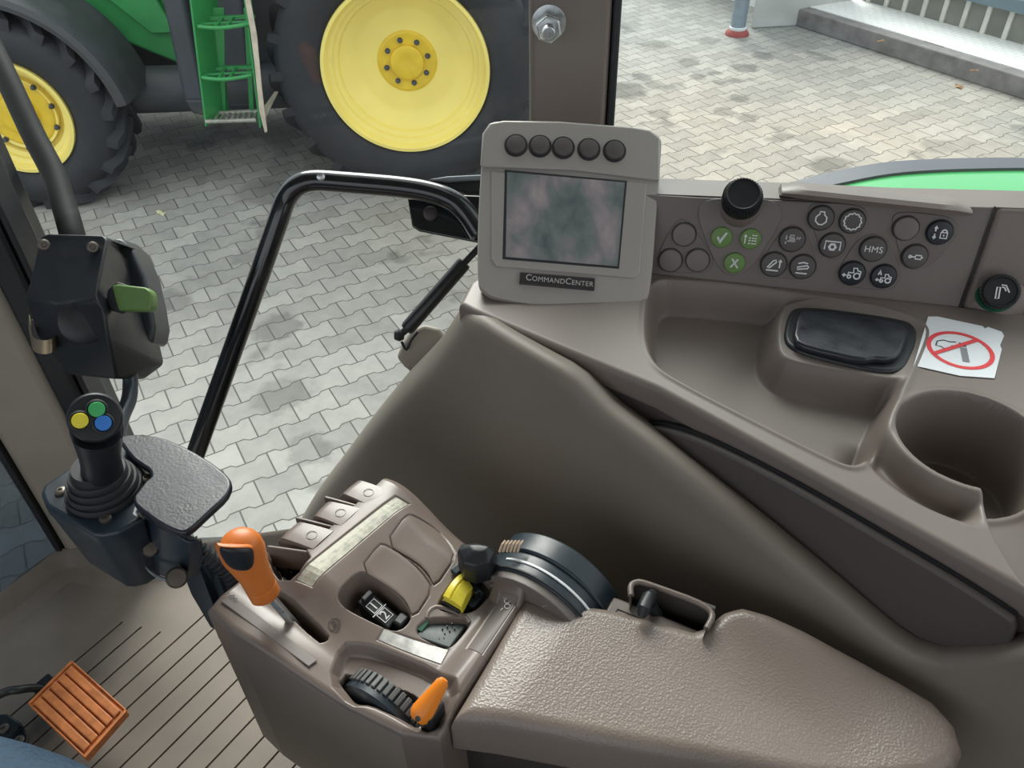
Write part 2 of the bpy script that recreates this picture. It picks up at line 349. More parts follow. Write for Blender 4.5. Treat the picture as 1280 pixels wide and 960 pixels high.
def patch(name, near, far, nu, nv, zf, rnd, zskirt, m, parent=None, left=None, right=None, skirt_in=0.0, closed=True):
    """near, far: polylines from left to right; left/right: polylines near -> far"""
    A = resample(near, nu); B = resample(far, nu)
    Lf = resample(left or [near[0], far[0]], nv); Rt = resample(right or [near[-1], far[-1]], nv)
    u = np.linspace(0,1,nu)[:,None,None]; v = np.linspace(0,1,nv)[None,:,None]
    G = (1-v)*A[:,None]+v*B[:,None]+(1-u)*Lf[None]+u*Rt[None]-((1-u)*(1-v)*A[0]+u*(1-v)*A[-1]+(1-u)*v*B[0]+u*v*B[-1])
    X, Y = G[...,0], G[...,1]
    outline = np.concatenate([A, Rt[1:], B[::-1][1:], Lf[::-1][1:-1]])
    d = np.maximum(sdf(X, Y, outline), 0); Zv = zf(X, Y)
    rr = rnd; q = np.clip(1-d/rr, 0, 1); Zv = Zv - rr*(1-np.sqrt(np.clip(1-q*q,0,1)))
    Zv[0,:] = np.minimum(Zv[0,:], Zv[0,:]); idx = np.arange(nu*nv).reshape(nu,nv)
    vs = np.c_[X.ravel(), Y.ravel(), Zv.ravel()].tolist(); fs = []
    i0 = idx[:-1,:-1].ravel(); i1 = idx[1:,:-1].ravel(); i2 = idx[1:,1:].ravel(); i3 = idx[:-1,1:].ravel()
    fs = np.c_[i0,i1,i2,i3].tolist()
    loop = list(idx[:,0])+list(idx[-1,1:])+list(idx[:-1,-1][::-1])+list(idx[0,1:-1][::-1])
    n0 = len(vs); cx, cy = outline.mean(0)
    for k in loop:
        x, y, z = vs[k]; vs.append([x+(cx-x)*skirt_in, y+(cy-y)*skirt_in, zskirt])
    for a in range(len(loop)):
        b_ = (a+1) % len(loop); fs.append([int(loop[b_]), int(loop[a]), n0+a, n0+b_])
    if closed: fs.append([n0+a for a in range(len(loop))])
    mb = MB(); mb.v = [V(q) for q in vs]; mb.f = [tuple(int(i) for i in f) for f in fs]
    off = wloc(parent) if parent else V((0,0,0))
    me = bpy.data.meshes.new(name); me.from_pydata([q-off for q in mb.v], [], mb.f); me.materials.append(m)
    me.polygons.foreach_set('use_smooth', [True]*len(me.polygons)); me.set_sharp_from_angle(angle=math.radians(75)); me.update()
    o = bpy.data.objects.new(name, me); C.objects.link(o); o.parent = parent
    return o


# ================================================================== SETTING: the yard
UP = V((0,0,1))
g = MB(); g.add([(-40,-10,0),(30,-10,0),(30,40,0),(-40,40,0)], [(0,1,2,3)])
setp(g.build('paving', paving_mat()), kind='structure')
# kerb and raised pavement, its sun glare painted white, at the far side
k0, k1 = P(996,33,0), P(1280,125,0); kd = (k1-k0).normalized(); kn = V((-kd.y, kd.x, 0))
k0 = k0 - kd*0.02; KE = k0 + kd*9
kb = MB(); kb.prism([k0, KE, KE+kn*.14, k0+kn*.14], UP*.165)
setp(kb.build('kerb', CURB, bevel=.012), kind='structure')
pl = MB(); s0 = P(1075,0,.17)
wd = (s0-k0).dot(kn)
pl.prism([k0+kn*.14-kd*3, KE+kn*.14, KE+kn*(wd+2), k0+kn*(wd+2)-kd*3], UP*.17)
setp(pl.build('raised_pavement', paver_mat()), kind='structure')
# fence at the back of the raised pavement
fo = k0 + kn*wd + kd*(.15) + UP*.17
fe = thing('steel_fence', 'blue-grey steel fence with painted post reflections behind the sun-whitened raised pavement, top right', 'fence', fo)
fr = Frame(fo, kd, UP)
b = MB(); b.box(fr.pt(4.5,.13,-.04), (9,.26,.05), kd, UP); b.build('base_board', mat('weathered_board', (.20,.20,.17), .7, var=.25, vscale=3), fe)
for i in range(24):  # pale slats stand in for reflections of posts
    b = MB(); b.box(fr.pt(.10+i*.215,.12,-.008), (.045,.24,.03), kd, UP); b.build('post_reflection', mat('post_reflection', (.62,.60,.54), .5, var=.15, vscale=8) if i == 0 else bpy.data.materials['post_reflection'], fe, bevel=.004)
b = MB(); b.box(fr.pt(4.5,.31,.03), (9,.11,.12), kd, UP); b.build('steel_beam', BSTEEL, fe, bevel=.01)
b = MB(); b.box(fr.pt(4.5,.53,-.03), (9,.34,.04), kd, UP); b.build('pale_panel', PALEP, fe, bevel=.004)
for i in range(4):
    b = MB(); b.prism([fr.pt(1.95+i*1.5,.36,.0), fr.pt(2.07+i*1.5,.36,.0), fr.pt(1.93+i*1.5,.69,.0), fr.pt(1.81+i*1.5,.69,.0)], fr.n*.06); b.build('brace', BSTEEL, fe, bevel=.006)
# pillar of the building with its rain pipe
q0 = P(938,36,0); q1 = P(992,33,0)
w = MB(); a0 = q0 - kd*.0
w.prism([V((q0.x,q0.y,0)), V((q1.x,q1.y,0)), V((q1.x,q1.y,0))+kn*.7+kd*.1, V((q0.x,q0.y,0))+kn*.7-kd*.2], UP*1.0)
setp(w.build('wall_back', CONC, bevel=.015), kind='structure')
w = MB(); h0 = q0-kd*8; w.prism([q0+kn*.7, q0+kn*.9, h0+kn*.9, h0+kn*.7], UP*1.0)
setp(w.build('wall_far', CONC), kind='structure')
pb = P(921,43,0)
dp = thing('rain_pipe', 'grey-blue metal rain pipe with red collar beside the concrete pillar', 'pipe', pb)
b = MB(); b.lathe(pb, UP, [(.075,0),(.075,1.6)], 24); b.build('pipe', PIPE, dp, smooth=True)
b = MB(); b.lathe(pb, UP, [(.082,.05),(.086,.06),(.084,.075),(.076,.08)], 24); b.build('ring', WHITE, dp, smooth=True)
b = MB(); b.lathe(pb+UP*.34, UP, [(.082,0),(.084,.02),(.084,.04),(.078,.05)], 24); b.build('joint', PIPE, dp, smooth=True)
b = MB(); b.lathe(pb, UP, [(.12,0),(.115,.025),(.088,.05)], 24); b.build('collar', REDC, dp, smooth=True, label=None) if False else b.build('collar', REDC, dp, smooth=True)
# leaves lying on the yard
def leaf(px, py, m, label, s=.05, rz=0., z=.004):
    c = P(px,py,z); b = MB(); pts = []
    for i in range(10):
        t = 2*math.pi*i/10; r = s*(1 if i%2 else .75)
        x, y = math.cos(t)*r, math.sin(t)*r*.5
        pts.append(c+V((x*math.cos(rz)-y*math.sin(rz), x*math.sin(rz)+y*math.cos(rz), .006*math.sin(3*t))))
    b.prism(pts, (0,0,.0015)); o = b.build('leaf', m)
    for q in o.data.vertices: q.co -= c
    o.location = c
    setp(o, label, 'leaf')
leaf(201,266, LEAFY, 'pale yellow leaf on the paving between the ladder and the black grab bar', .05)
leaf(1199,108, LEAFM, 'brown leaf lying against the kerb, nearer the right edge', .07, 2.0)
leaf(1101,51, LEAFM, 'small brown leaf on top of the kerb', .05, 1, .17)
leaf(1218,88, LEAFM, 'brown leaf on the kerb above the one on the ground', .04, .4, .17)

# ================================================================== SETTING: the cab
ZF = 1.35
# ribbed floor mat (one moulded mat: base with ribs)
fm = MB(); fl = [P(-120,860,ZF), P(0,768,ZF), P(85,705,ZF), P(150,722,ZF), P(205,690,ZF)]
x0, x1, y0, y1 = -1.45, .35, -.55, .62
fpoly = [V((fl[1].x-.13, -.30, ZF)), V((fl[0].x,fl[0].y,ZF)), V((fl[1].x,fl[1].y,ZF)), V((fl[2].x,fl[2].y,ZF)), P(198,690,ZF), P(352,684,ZF)+(P(352,684,ZF)-P(198,690,ZF))*.5, V((x1,.60,ZF)), V((x1,-.30,ZF))]
bm_ = MB(); bm_.prism([q-UP*.006 for q in fpoly], (0,0,-.03))
rib0 = P(105.7,742,ZF)
setp(bm_.build('floor', MATG), kind='structure')
import mathutils
def clipline(poly, xa, xb):
    """part of a plan polygon between two x values"""
    def cut(p, x, keep):
        o = []
        for i in range(len(p)):
            a, c = p[i], p[(i+1)%len(p)]
            ia, ic = keep(a.x-x), keep(c.x-x)
            if ia: o.append(a)
            if ia != ic: t = (x-a.x)/(c.x-a.x); o.append(a.lerp(c,t))
        return o
    p = cut(poly, xa, lambda d: d >= 0)
    return cut(p, xb, lambda d: d <= 0) if p else p
def clipy(poly, y, up):
    o = []
    for i in range(len(poly)):
        a, c = poly[i], poly[(i+1)%len(poly)]
        ia, ic = (a.y >= y) == up, (c.y >= y) == up
        if ia: o.append(a)
        if ia != ic: t = (y-a.y)/(c.y-a.y); o.append(a.lerp(c,t))
    return o
mm = MB(); GS = RIBS = .0355; gw = .0032
ga = P(114,960,ZF).x
xs = []; x = ga
while x > -1.02: x -= GS
first = x + GS
x = first; xs = []
while x < x1: xs.append(x); x += GS
prev = fpoly[1].x - .2
yend = P(122,748,ZF).y-.005
for i, gx in enumerate(xs+[x1]):
    p = clipline(fpoly, prev, gx-gw/2)
    if len(p) > 2: mm.prism(p, (0,0,-.006))
    if i < 3:
        p = clipy(clipline(fpoly, gx-gw/2, gx+gw/2), yend+.012*i, True)
        if len(p) > 2: mm.prism(p, (0,0,-.006))
    prev = gx+gw/2
setp(mm.build('floor_mat_ribs', MAT), kind='structure'); bpy.data.objects['floor_mat_ribs'].name = 'floor_1'
# raised rim of the mat along the front edge and round the pillar foot
rim = [V((fpoly[0].x-.0,-.30,ZF)), fpoly[1], fpoly[2], fpoly[3], V((-1.12,.33,ZF)), V((-1.06,.385,ZF)), V((-.86,.575,ZF))]
rm = MB(); sec = smoothpath(rim, 6)
rings = []
for i, q in enumerate(sec):
    t = (sec[min(i+1,len(sec)-1)]-sec[max(i-1,0)]).normalized(); nn = V((t.y,-t.x,0))
    rings.append([q+nn*.045+UP*.0, q+nn*.02+UP*.008, q+nn*.004+UP*.035, q-nn*.004+UP*.038, q-nn*.006-UP*.03, q+nn*.045-UP*.03])
rm.loft(rings); setp(rm.build('trim_4', MAT, smooth=True), kind='structure')

# front pillar with door seal
pa, pb_ = P(85,703,ZF), P(206,692,ZF)
pa = V((pa.x,pa.y,ZF)); pb_ = V((pb_.x,pb_.y,ZF)); pd = (pb_-pa).normalized(); pn = V((-pd.y,pd.x,0))
W_ = (pb_-pa).length
sw = .05
pil = MB(); pil.prism([pa, pa+pd*(W_-sw), pa+pd*(W_-sw)+pn*.14, pa+pn*.14+pd*.02], UP*1.62)
setp(pil.build('trim_1', PILL, bevel=.018, seg=4), kind='structure')
foot = MB(); 
foot.loft([[pa+pd*t*W_+V(d_) for t, d_ in ((.25,(0,0,h)),(.6,(0,0,h)),(.95,(0,0,h)),(.95,(-pn.x*-.1,pn.y*.1,h)),(.25,(pn.x*.1,pn.y*.1,h)))] for h in (0,.06)])
setp(foot.build('trim_5', PILL, bevel=.02, seg=3), kind='structure')
sl = MB(); sl.prism([pa+pd*(W_-sw)-pn*.004, pa+pd*(W_-.012)-pn*.004, pa+pd*(W_-.012)+pn*.10, pa+pd*(W_-sw)+pn*.10], UP*1.62)
setp(sl.build('trim_2', BLACK, bevel=.006), kind='structure')
sl = MB(); sl.prism([pa+pd*(W_-.009)-pn*.0, pa+pd*(W_)+pn*.0, pa+pd*(W_)+pn*.05, pa+pd*(W_-.009)+pn*.05], UP*1.62)
setp(sl.build('trim_6', RUBB, bevel=.003), kind='structure')
# black gasket at the windscreen side
gk = MB(); gk.prism([pa-pd*.006-pn*.004, pa+pd*.003-pn*.004, pa+pd*.003+pn*.02, pa-pd*.006+pn*.02], UP*1.62)
setp(gk.build('trim_7', RUBB), kind='structure')
# windscreen pane forward of the pillar and floor edge
ws0 = pa - pd*.004 + pn*.01; wdir = V((-.52,-.85,0)).normalized(); wdir = (fpoly[1]-fpoly[2]).normalized()
wp = MB(); e = ws0+wdir*1.3; th = V((-wdir.y,wdir.x,0))*.005
wp.prism([ws0, e, e+th, ws0+th], UP*1.6)
o = wp.build('window_2', GLASSH); setp(o, kind='structure')
# lower side window frame and pane, from the front pillar to the rear post
PO = P(662,250,2.0); PO = V((PO.x,PO.y,0)); PR = P(752,250,2.0); PR = V((PR.x,PR.y,0))
wa = pb_ + pn*.03; wbx = V((PO.x-.01, PO.y+.03, ZF)); wdv = (wbx-wa).normalized(); wnn = V((-wdv.y,wdv.x,0)); wl = (wbx-wa).length
sA, sB = P(198,690,ZF), P(352,684,ZF); sA.z = sB.z = ZF; sdv = (sB-sA).normalized(); snn = V((-sdv.y,sdv.x,0)); wf = MB(); wf.prism([sA, sB+sdv*.2, sB+sdv*.2+snn*.02, sA+snn*.02], UP*.016); setp(wf.build('trim_8', RUBB, bevel=.006), kind='structure')
wg = MB(); wg.prism([wa+wnn*.02-UP*.3, wbx+wnn*.02-UP*.3, wbx+wnn*.024-UP*.3, wa+wnn*.024-UP*.3], UP*1.89)
setp(wg.build('window_1', GLASS), kind='structure')
# rear post
pr = (PR-PO).normalized(); prn = V((-pr.y,pr.x,0)); pw = (PR-PO).length
ps = MB(); ps.prism([PO+UP*1.9, PO+pr*pw+UP*1.9, PO+pr*pw+prn*.12+UP*1.9, PO+prn*.12+UP*1.9], UP*1.07)
setp(ps.build('trim_3', POST, bevel=.008), kind='structure')
ps = MB(); ps.prism([PO+pr*(pw+.001)+UP*1.9, PO+pr*(pw+.011)+UP*1.9, PO+pr*(pw+.011)+prn*.10+UP*1.9, PO+pr*(pw+.001)+prn*.10+UP*1.9], UP*1.07)
setp(ps.build('trim_9', RUBB, bevel=.003), kind='structure')
# pane behind the console
g0 = PO+pr*(pw+.006)+prn*.05+UP*2.02; g1 = V((.75,g0.y+.25,2.02)); dg = (g1-g0).normalized(); ng = V((-dg.y,dg.x,0))
wg = MB(); wg.prism([g0,g1,g1+ng*.005,g0+ng*.005], UP*.93); setp(wg.build('window_3', glass('clear_glass', .015, .04)), kind='structure')
# added unseen cab roof, outline cut back to let sky light in
rf = MB(); rf.prism([V(q_) for q_ in ((-1.3,-1.0,2.97),(1.0,-1.0,2.97),(1.0,1.02,2.97),(-.42,1.02,2.97),(-.42,.76,2.97),(-1.3,.62,2.97))], UP*.06); setp(rf.build('added_ceiling', ROOFM, bevel=.02), kind='structure')

# ================================================================== the other tractor in the yard
cr = PD(507,88,4.98); cf = PD(12,138,5.02)
tx = V((cr.x-cf.x, cr.y-cf.y, 0)).normalized(); ty = V((-tx.y, tx.x, 0))
cr.z = .83; cf.z = .62
TR = thing('parked_tractor', 'green tractor with yellow wheel rims parked on the paving outside the window', 'tractor', V((cr.x,cr.y,0)))
def T(o, x, y, z): return o + tx*x + ty*y + UP*z
def wheel(c, R, rr, width, name, nl, hubr, nb, boltr, deep, lab):
    w = thing(name, None, None, c - V(wloc(TR))); w.parent = TR
    w['label'] = lab
    ax = -ty; b = MB()
    prof = [(rr+.005,-.02),(rr+.03,.0),(rr+.05,.02),(rr+(R-rr)*.45,.035),(R-.07,.02),(R-.03,-.02),(R-.015,-.07),(R-.01,-width/2),(R-.015,-width+.07),(R-.04,-width+.02),(R-.1,-width),(rr+.02,-width+.02),(rr-.02,-width+.06)]
    b.lathe(c, ax, prof, 96, cap=False)
    for i in range(nl):
        for side in (0, 1):
            t = 2*math.pi*(i+side*.5)/nl
            rings = []
            for j in range(6):
                f = j/5; aa = t + f*.30*(.9/R); h = (.015 if not side else -width+.005) + (-1 if not side else 1)*f*width*.52
                rb = R-.02; ro = R+.035
                if j == 0: rb = R-.10; ro = R+.005
                wq = .026/R
                def pt(r, a, hh): return c + tx*(math.cos(a)*r) + UP*(math.sin(a)*r) + ax*hh
                rings.append([pt(rb,aa-wq*1.3,h),pt(ro,aa-wq,h),pt(ro,aa+wq,h),pt(rb,aa+wq*1.3,h)])
            b.loft(rings)
    b.build('tyre', TIRE, w, smooth=True)
    b = MB(); b.lathe(c, ax, [(rr-.02,-.10),(rr+.012,-.012),(rr+.008,.004),(rr-.012,.004),(rr-.022,-.02),(rr-.03,-.05),(rr-.055,-.06),(rr-.06,-.085),(rr-.085,-.095),(rr-.095,-.125),(rr-.125,-.14),(rr*.66,-deep+.01),(rr*.60,-deep),(hubr+.015,-deep)], 96, cap=False)
    b.build('rim', RIMY, w, smooth=True)
    b = MB(); b.lathe(c, ax, [(hubr+.02,-deep-.004),(hubr+.008,-deep+.008),(hubr-.004,-deep+.012),(hubr-.01,-deep+.010),(hubr*.62,-deep+.010),(hubr*.60,-deep+.032),(hubr*.52,-deep+.04),(hubr*.3,-deep+.034),(.0,-deep+.034)], 64, cap=False)
    b.build('hub', HUBY, w, smooth=True)
    for i in range(nb):
        t = 2*math.pi*(i+.3)/nb; o = c + tx*(math.cos(t)*boltr)+UP*(math.sin(t)*boltr)+ax*(-deep+.006)
        b = MB(); b.lathe(o, ax, [(.018,0),(.018,.006),(.012,.007),(.012,.026),(.006,.03),(0,.03)], 10); b.build('wheel_bolt', TANK, w, smooth=True)
    return w
wheel(cr, .83, .515, .60, 'rear_wheel', 22, .175, 8, .137, .19, 'large rear wheel of the parked tractor')
wheel(cf, .62, .350, .45, 'front_wheel', 20, .20, 10, .225, .10, 'smaller front wheel of the parked tractor')
def part(b, name, m, **k): return b.build(name, m, TR, **k)
# mudguard
b = MB(); rings = []
for i in range(25):
    a = math.radians(6 + i*5.2); r = .72
    c0 = cf
    def pt(rr_, y): return T(c0, math.cos(a)*rr_, y, math.sin(a)*rr_)
    rings.append([pt(r-.03,-.05),pt(r,-.06),pt(r+.03,-.04),pt(r+.04,.0),pt(r+.045,.42),pt(r+.02,.42),pt(r+.015,.02),pt(r-.0,-.01)])
b.loft(rings); part(b,'mudguard', FENK, smooth=True)
b = MB(); b.tube([T(cf,.5,.5,.3), T(cf,.2,.6,.75), T(cf,0,.9,.8)], .03); part(b,'mudguard_stay', FENK, smooth=True)
# body behind the wheels
mx_ = (cr-cf).dot(tx)
b = MB(); b.prism([T(cf,x,.55,z) for x,z in ((-.9,.55),(.62,.28),(.98,.10),(1.02,.45),(1.12,.75),(1.15,1.35),(-.9,1.35))], ty*.5); part(b,'bonnet_side', GREEN, bevel=.02)
b = MB(); b.prism([T(cf,x,.50,z) for x,z in ((.55,.62),(.82,.34),(.99,.34),(.90,.60),(.80,.95),(.55,.95))], ty*.06); part(b,'side_shield', GREEN, bevel=.012)
for k in range(3):
    b = MB(); b.box(T(cf,.62,.535,.86+.05*k),(.55,.02,.022),tx,UP); part(b,'vent_slot', FENK)
b = MB(); b.box(T(cf,1.2,1.0,.05),(3.6,.5,.9),tx,UP)
b.v = []; b.f = []
b.prism([T(cf,x,.8,z) for x,z in ((-.6,-.27),(3.2,-.27),(3.2,1.3),(-.6,1.3))], ty*1.5); part(b,'chassis', FENK, bevel=.02)
b = MB(); b.lathe(T(V((cf.x,cf.y,0)),0,.45,.0)+UP*.62, tx, [(.15,-.6),(.15,2.6)], 24); part(b,'axle', FENK, smooth=True)
# tanks
def txat(px, depthshift): # along-tractor coordinate whose sight line meets plane y=shift
    d = ray(px, 60); o = cf + ty*depthshift; t = (o-EYE).dot(ty)/d.dot(ty); return (EYE+d*t-cf).dot(tx)
def onpl(px, py, sh): 
    d = ray(px,py); o = cf + ty*sh; t = (o-EYE).dot(ty)/d.dot(ty); return EYE+d*t
tk = [onpl(210,0,.18), onpl(238,0,.18), onpl(258,128,.18), onpl(230,128,.18)]
b = MB(); b.prism([tk[0]+UP*.6,tk[1]+UP*.6,tk[2],tk[3]], ty*.4); part(b,'fuel_tank', TANK, bevel=.03, seg=4)
b = MB(); b.prism([tk[3]+UP*.02,tk[2]+UP*.02,tk[2]-UP*.10+tx*.0,tk[3]-UP*.08+tx*.03], ty*.35); part(b,'tank_foot', FENK, bevel=.02)
tk = [onpl(275,0,.32), onpl(316,0,.32), onpl(318,134,.32), onpl(282,134,.32)]
b = MB(); b.prism([tk[0]+UP*.6,tk[1]+UP*.6,tk[2],tk[3]], ty*.3); part(b,'battery_box', TANK, bevel=.025, seg=4)
b = MB(); b.prism([T(cf,x,.45,z) for x,z in ((1.2,.0),(1.75,.0),(1.75,1.3),(1.2,1.3))], ty*.3); part(b,'dark_bay', RUBB)
b = MB(); b.prism([T(cf,x,.55,z) for x,z in ((1.75,.0),(2.6,.0),(2.6,1.3),(1.75,1.3))], ty*.3); part(b,'rear_housing', RUBB)
# ladder
LY = -.06
ld = thing('ladder', None, None, onpl(285,155,LY)-wloc(TR)); ld.parent = TR; ld['label'] = 'green access ladder with three steps'
b = MB(); b.prism([onpl(238,15,LY), onpl(246,0,LY)+UP*.3, onpl(262,0,LY)+UP*.3+tx*.0, onpl(266,140,LY)-UP*.0, onpl(258,158,LY), onpl(252,120,LY)], ty*.012)
b.v = []; b.f = []
tl, bl = onpl(238,12,LY), onpl(256,158,LY); tl2 = tl+(tl-bl)*.6
b.prism([tl2, bl, bl+ty*.24+tx*.09, tl2+ty*.24+tx*.09], tx*.012); b.build('side_plate', GREEN, ld, bevel=.003)
tr_, br = onpl(307,20,LY), onpl(324,160,LY); tr2 = tr_+(tr_-br)*.6
b = MB(); b.prism([tr2, br, br+ty*.20-tx*.01, tr2+ty*.20-tx*.01], tx*.012); b.build('side_plate', GREEN, ld, bevel=.003)
for px_ in ((266,280,272,282),(304,310,312,318)):
    b = MB(); q = [onpl(px_[0],10,LY+.18), onpl(px_[1],10,LY+.18), onpl(px_[3],144,LY+.18), onpl(px_[2],144,LY+.18)]; b.prism(q, ty*.012); b.build('back_rail', GREEN, ld, bevel=.003)
for y_, xa, xb in ((33,248,311),(97,253,314)):
    A_, B_ = onpl(xa,y_,LY), onpl(xb,y_-3,LY); dd = (B_-A_)
    arc = [A_+dd*t - ty*(.05*math.sin(math.pi*t)) for t in [i/10 for i in range(11)]]
    b = MB(); b.tube(arc, .012, 8); 
    b.prism([A_+ty*.18-UP*.012, B_+ty*.18-UP*.012, B_+ty*.15-UP*.012, A_+ty*.15-UP*.012], UP*.02)
    for k_ in (.0,.33,.55,.97): b.prism([A_+dd*k_-UP*.01-ty*.03*math.sin(math.pi*k_), A_+dd*(k_+.05)-UP*.01-ty*.03*math.sin(math.pi*k_), A_+dd*(k_+.05)-UP*.01+ty*.17, A_+dd*k_-UP*.01+ty*.17], UP*.015)
    b.prism([A_-UP*.01+ty*.06, B_-UP*.01+ty*.06, B_-UP*.01+ty*.075, A_-UP*.01+ty*.075], UP*.012)
    b.build('step', GREEN, ld, bevel=.002)
A_, B_ = onpl(257,152,LY), onpl(320,150,LY)
b = MB(); b.tube([A_,B_], .013, 8); b.tube([A_+ty*.14,B_+ty*.14], .012, 8)
for i in range(9): b.box(A_.lerp(B_,(i+.5)/9)+ty*.07, (.012,.15,.01), tx, ty)
b.build('bottom_step', STEPM, ld, smooth=False)
q = [onpl(x_,y_,-.12) for x_, y_ in ((308,0),(314,0),(321,45),(327,110),(334,165),(331,166),(324,140),(318,80),(313,40))]
q[0] += UP*.2; q[1] += UP*.2
b = MB(); b.prism(q, ty*.015); b.build('edge_strip', WOOD, ld, bevel=.002)
q = [onpl(x_,y_,.1) for x_, y_ in ((329,134),(345,112),(348,115),(331,150))]
b = MB(); b.prism(q, ty*.02); part(b,'splash_guard', WOOD, bevel=.003)

# ================================================================== side console
ZC = 2.04
con = thing('side_console', 'brown moulded side console with button panel, storage tray and cup holder', 'console', V((-.1,.62,1.75)))
def cp(pts, z=ZC, it=2): return chaikin([(*xy(a,b,z),0) for a,b in pts], it)
tray = cp([(812,350),(806,415),(815,450),(840,472),(1040,574),(1070,584),(1092,565),(1112,515),(1152,430),(1156,408),(1125,392),(1040,374),(960,361),(880,352)], it=3)
bump = cp([(985,372),(1175,385),(1175,478),(1125,474),(1085,469),(1035,460),(985,450),(972,436),(972,400)], ZC-.004, it=2)
cupc = V((*xy(1214,548,ZC),0)); cupr = (V((*xy(1122,548,ZC),0))-cupc).length
chan = cp([(1225,590),(1300,560),(1380,700),(1290,740),(1262,700),(1240,660)], ZC, it=2)
rcs = cp([(1108,600),(1128,560),(1165,640),(1240,655),(1262,700),(1200,690),(1140,655)], ZC, it=2)
near = [(-.46,.560),(-.44,.557),(-.38,.554),(-.215,.547),(-.069,.5195),(.104,.487),(.30,.450)]
farl = [(-.47,.73),(-.315,.754),(-.168,.811),(-.017,.868),(.12,.92),(.30,.97)]
def zcon(X, Y):
    Z = np.full(X.shape, ZC)
    t = sdf(X, Y, tray); bsd = sdf(X, Y, bump)
    dep = .040*ss(t, -.002, .014)
    Z = Z - dep*(1-.90*ss(bsd, -.017, .002))
    Z = Z + .0016*np.exp(-((t+.0035)/.003)**2)*ss(.724+(X+.31)*.376-Y, .003, .012)
    Z = Z - .004*ss(Y-(.724+(X+.31)*.376), .0, .01)
    dc = np.hypot(X-cupc.x, Y-cupc.y)
    Z = Z - .085*ss(-(dc-cupr), .0015, .009) + .002*np.exp(-((dc-cupr-.001)/.004)**2)
    ch = sdf(X, Y, chan)
    Z = np.where(dc < cupr-.006, Z, Z - .035*ss(ch, -.004, .012))
    an = np.degrees(np.arctan2(Y-cupc.y, X-cupc.x))
    sec = ss(an, -172, -135)*(1-ss(an, -84, -70))
    Z = Z - .024*ss(dc, cupr+.0035, cupr+.014)*(1-ss(dc, cupr+.016, cupr+.044))*sec
    return Z
patch('console_top', near, farl, 560, 300, zcon, .007, 2.016, CONS, con, left=[near[0],(-.475,.60),farl[0]], closed=False)
# dark face below the top, with the storage door set in it
YF = .497
def face(z0, pts, t, name, m, y=YF, **k):
    b = MB(); b.prism([PY(a,c,y) for a,c in pts], (0,t,0)); return b.build(name, m, con, **k)
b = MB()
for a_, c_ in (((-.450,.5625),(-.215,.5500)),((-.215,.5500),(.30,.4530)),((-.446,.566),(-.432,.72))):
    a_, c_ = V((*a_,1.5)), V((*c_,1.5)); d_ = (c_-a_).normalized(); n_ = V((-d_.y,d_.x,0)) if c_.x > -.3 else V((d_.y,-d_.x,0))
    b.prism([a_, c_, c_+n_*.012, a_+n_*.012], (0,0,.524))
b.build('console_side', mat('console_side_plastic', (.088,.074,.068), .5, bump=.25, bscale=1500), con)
def sidept(px, py, off=0):
    # meets the sloping front face of the console: a line in plan, leaning a little
    a, c = V((-.215,.5500,0)), V((.30,.4530,0)); d_ = (c-a).normalized(); n_ = V((d_.y,-d_.x,0))
    o = a+n_*(.003+off); r_ = ray(px,py); return EYE + r_*((o-EYE).dot(n_)/r_.dot(n_)), n_
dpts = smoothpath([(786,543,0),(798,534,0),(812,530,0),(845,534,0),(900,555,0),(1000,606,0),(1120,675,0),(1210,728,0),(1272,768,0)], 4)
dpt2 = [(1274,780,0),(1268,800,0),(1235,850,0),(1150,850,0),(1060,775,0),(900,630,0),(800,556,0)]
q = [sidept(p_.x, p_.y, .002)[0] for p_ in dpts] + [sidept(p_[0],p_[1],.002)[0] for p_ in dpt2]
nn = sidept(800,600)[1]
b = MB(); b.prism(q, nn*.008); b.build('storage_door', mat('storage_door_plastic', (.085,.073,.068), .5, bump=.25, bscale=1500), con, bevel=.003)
q = [sidept(p_.x, p_.y-3.5, .001)[0] for p_ in dpts]; q2 = [sidept(p_.x, p_.y, .001)[0] for p_ in dpts]
b = MB(); b.loft([[a_, c_, c_+nn*.002, a_+nn*.002] for a_, c_ in zip(q,q2)]); b.build('door_seam', RUBB, con)

# ---- button panel
BL, BR = P(812,344,ZC-.003), P(1200,386,ZC-.003); TL = P(830,246,ZC+.082)
FP = Frame(BL, BR-BL, TL-BL)
if FP.n.dot(EYE-FP.o) < 0: FP = Frame(BR, BL-BR, TL-BL)
# want ex pointing to image right
if FP.ex.dot(CR) < 0: FP = Frame(BL, BR-BL, TL-BL)
sgn = 1 if FP.n.dot(EYE-FP.o) > 0 else -1
FN = FP.n*sgn
def fpx(px, py, w=0):
    d = ray(px,py); o = FP.o+FN*w; return EYE + d*((o-EYE).dot(FN)/d.dot(FN))
pan = [fpx(*q_) for q_ in ((800,243),(870,247),(985,251),(1100,256),(1243,259),(1222,320),(1198,386),(1197,394),(1130,386),(1000,366),(900,355),(800,350))]
b = MB(); b.prism(pan, -FN*.03); b.build('button_panel', PANEL, con, bevel=.0015)
# shoulder of the console to the right of the panel
pr_ = [fpx(*q_, -.001) for q_ in ((1246,259),(1330,262),(1400,330),(1400,470),(1290,440),(1202,387),(1226,320))]
b = MB(); b.prism(pr_, -FN*.04); b.build('panel_shoulder', CONS, con, bevel=.006)
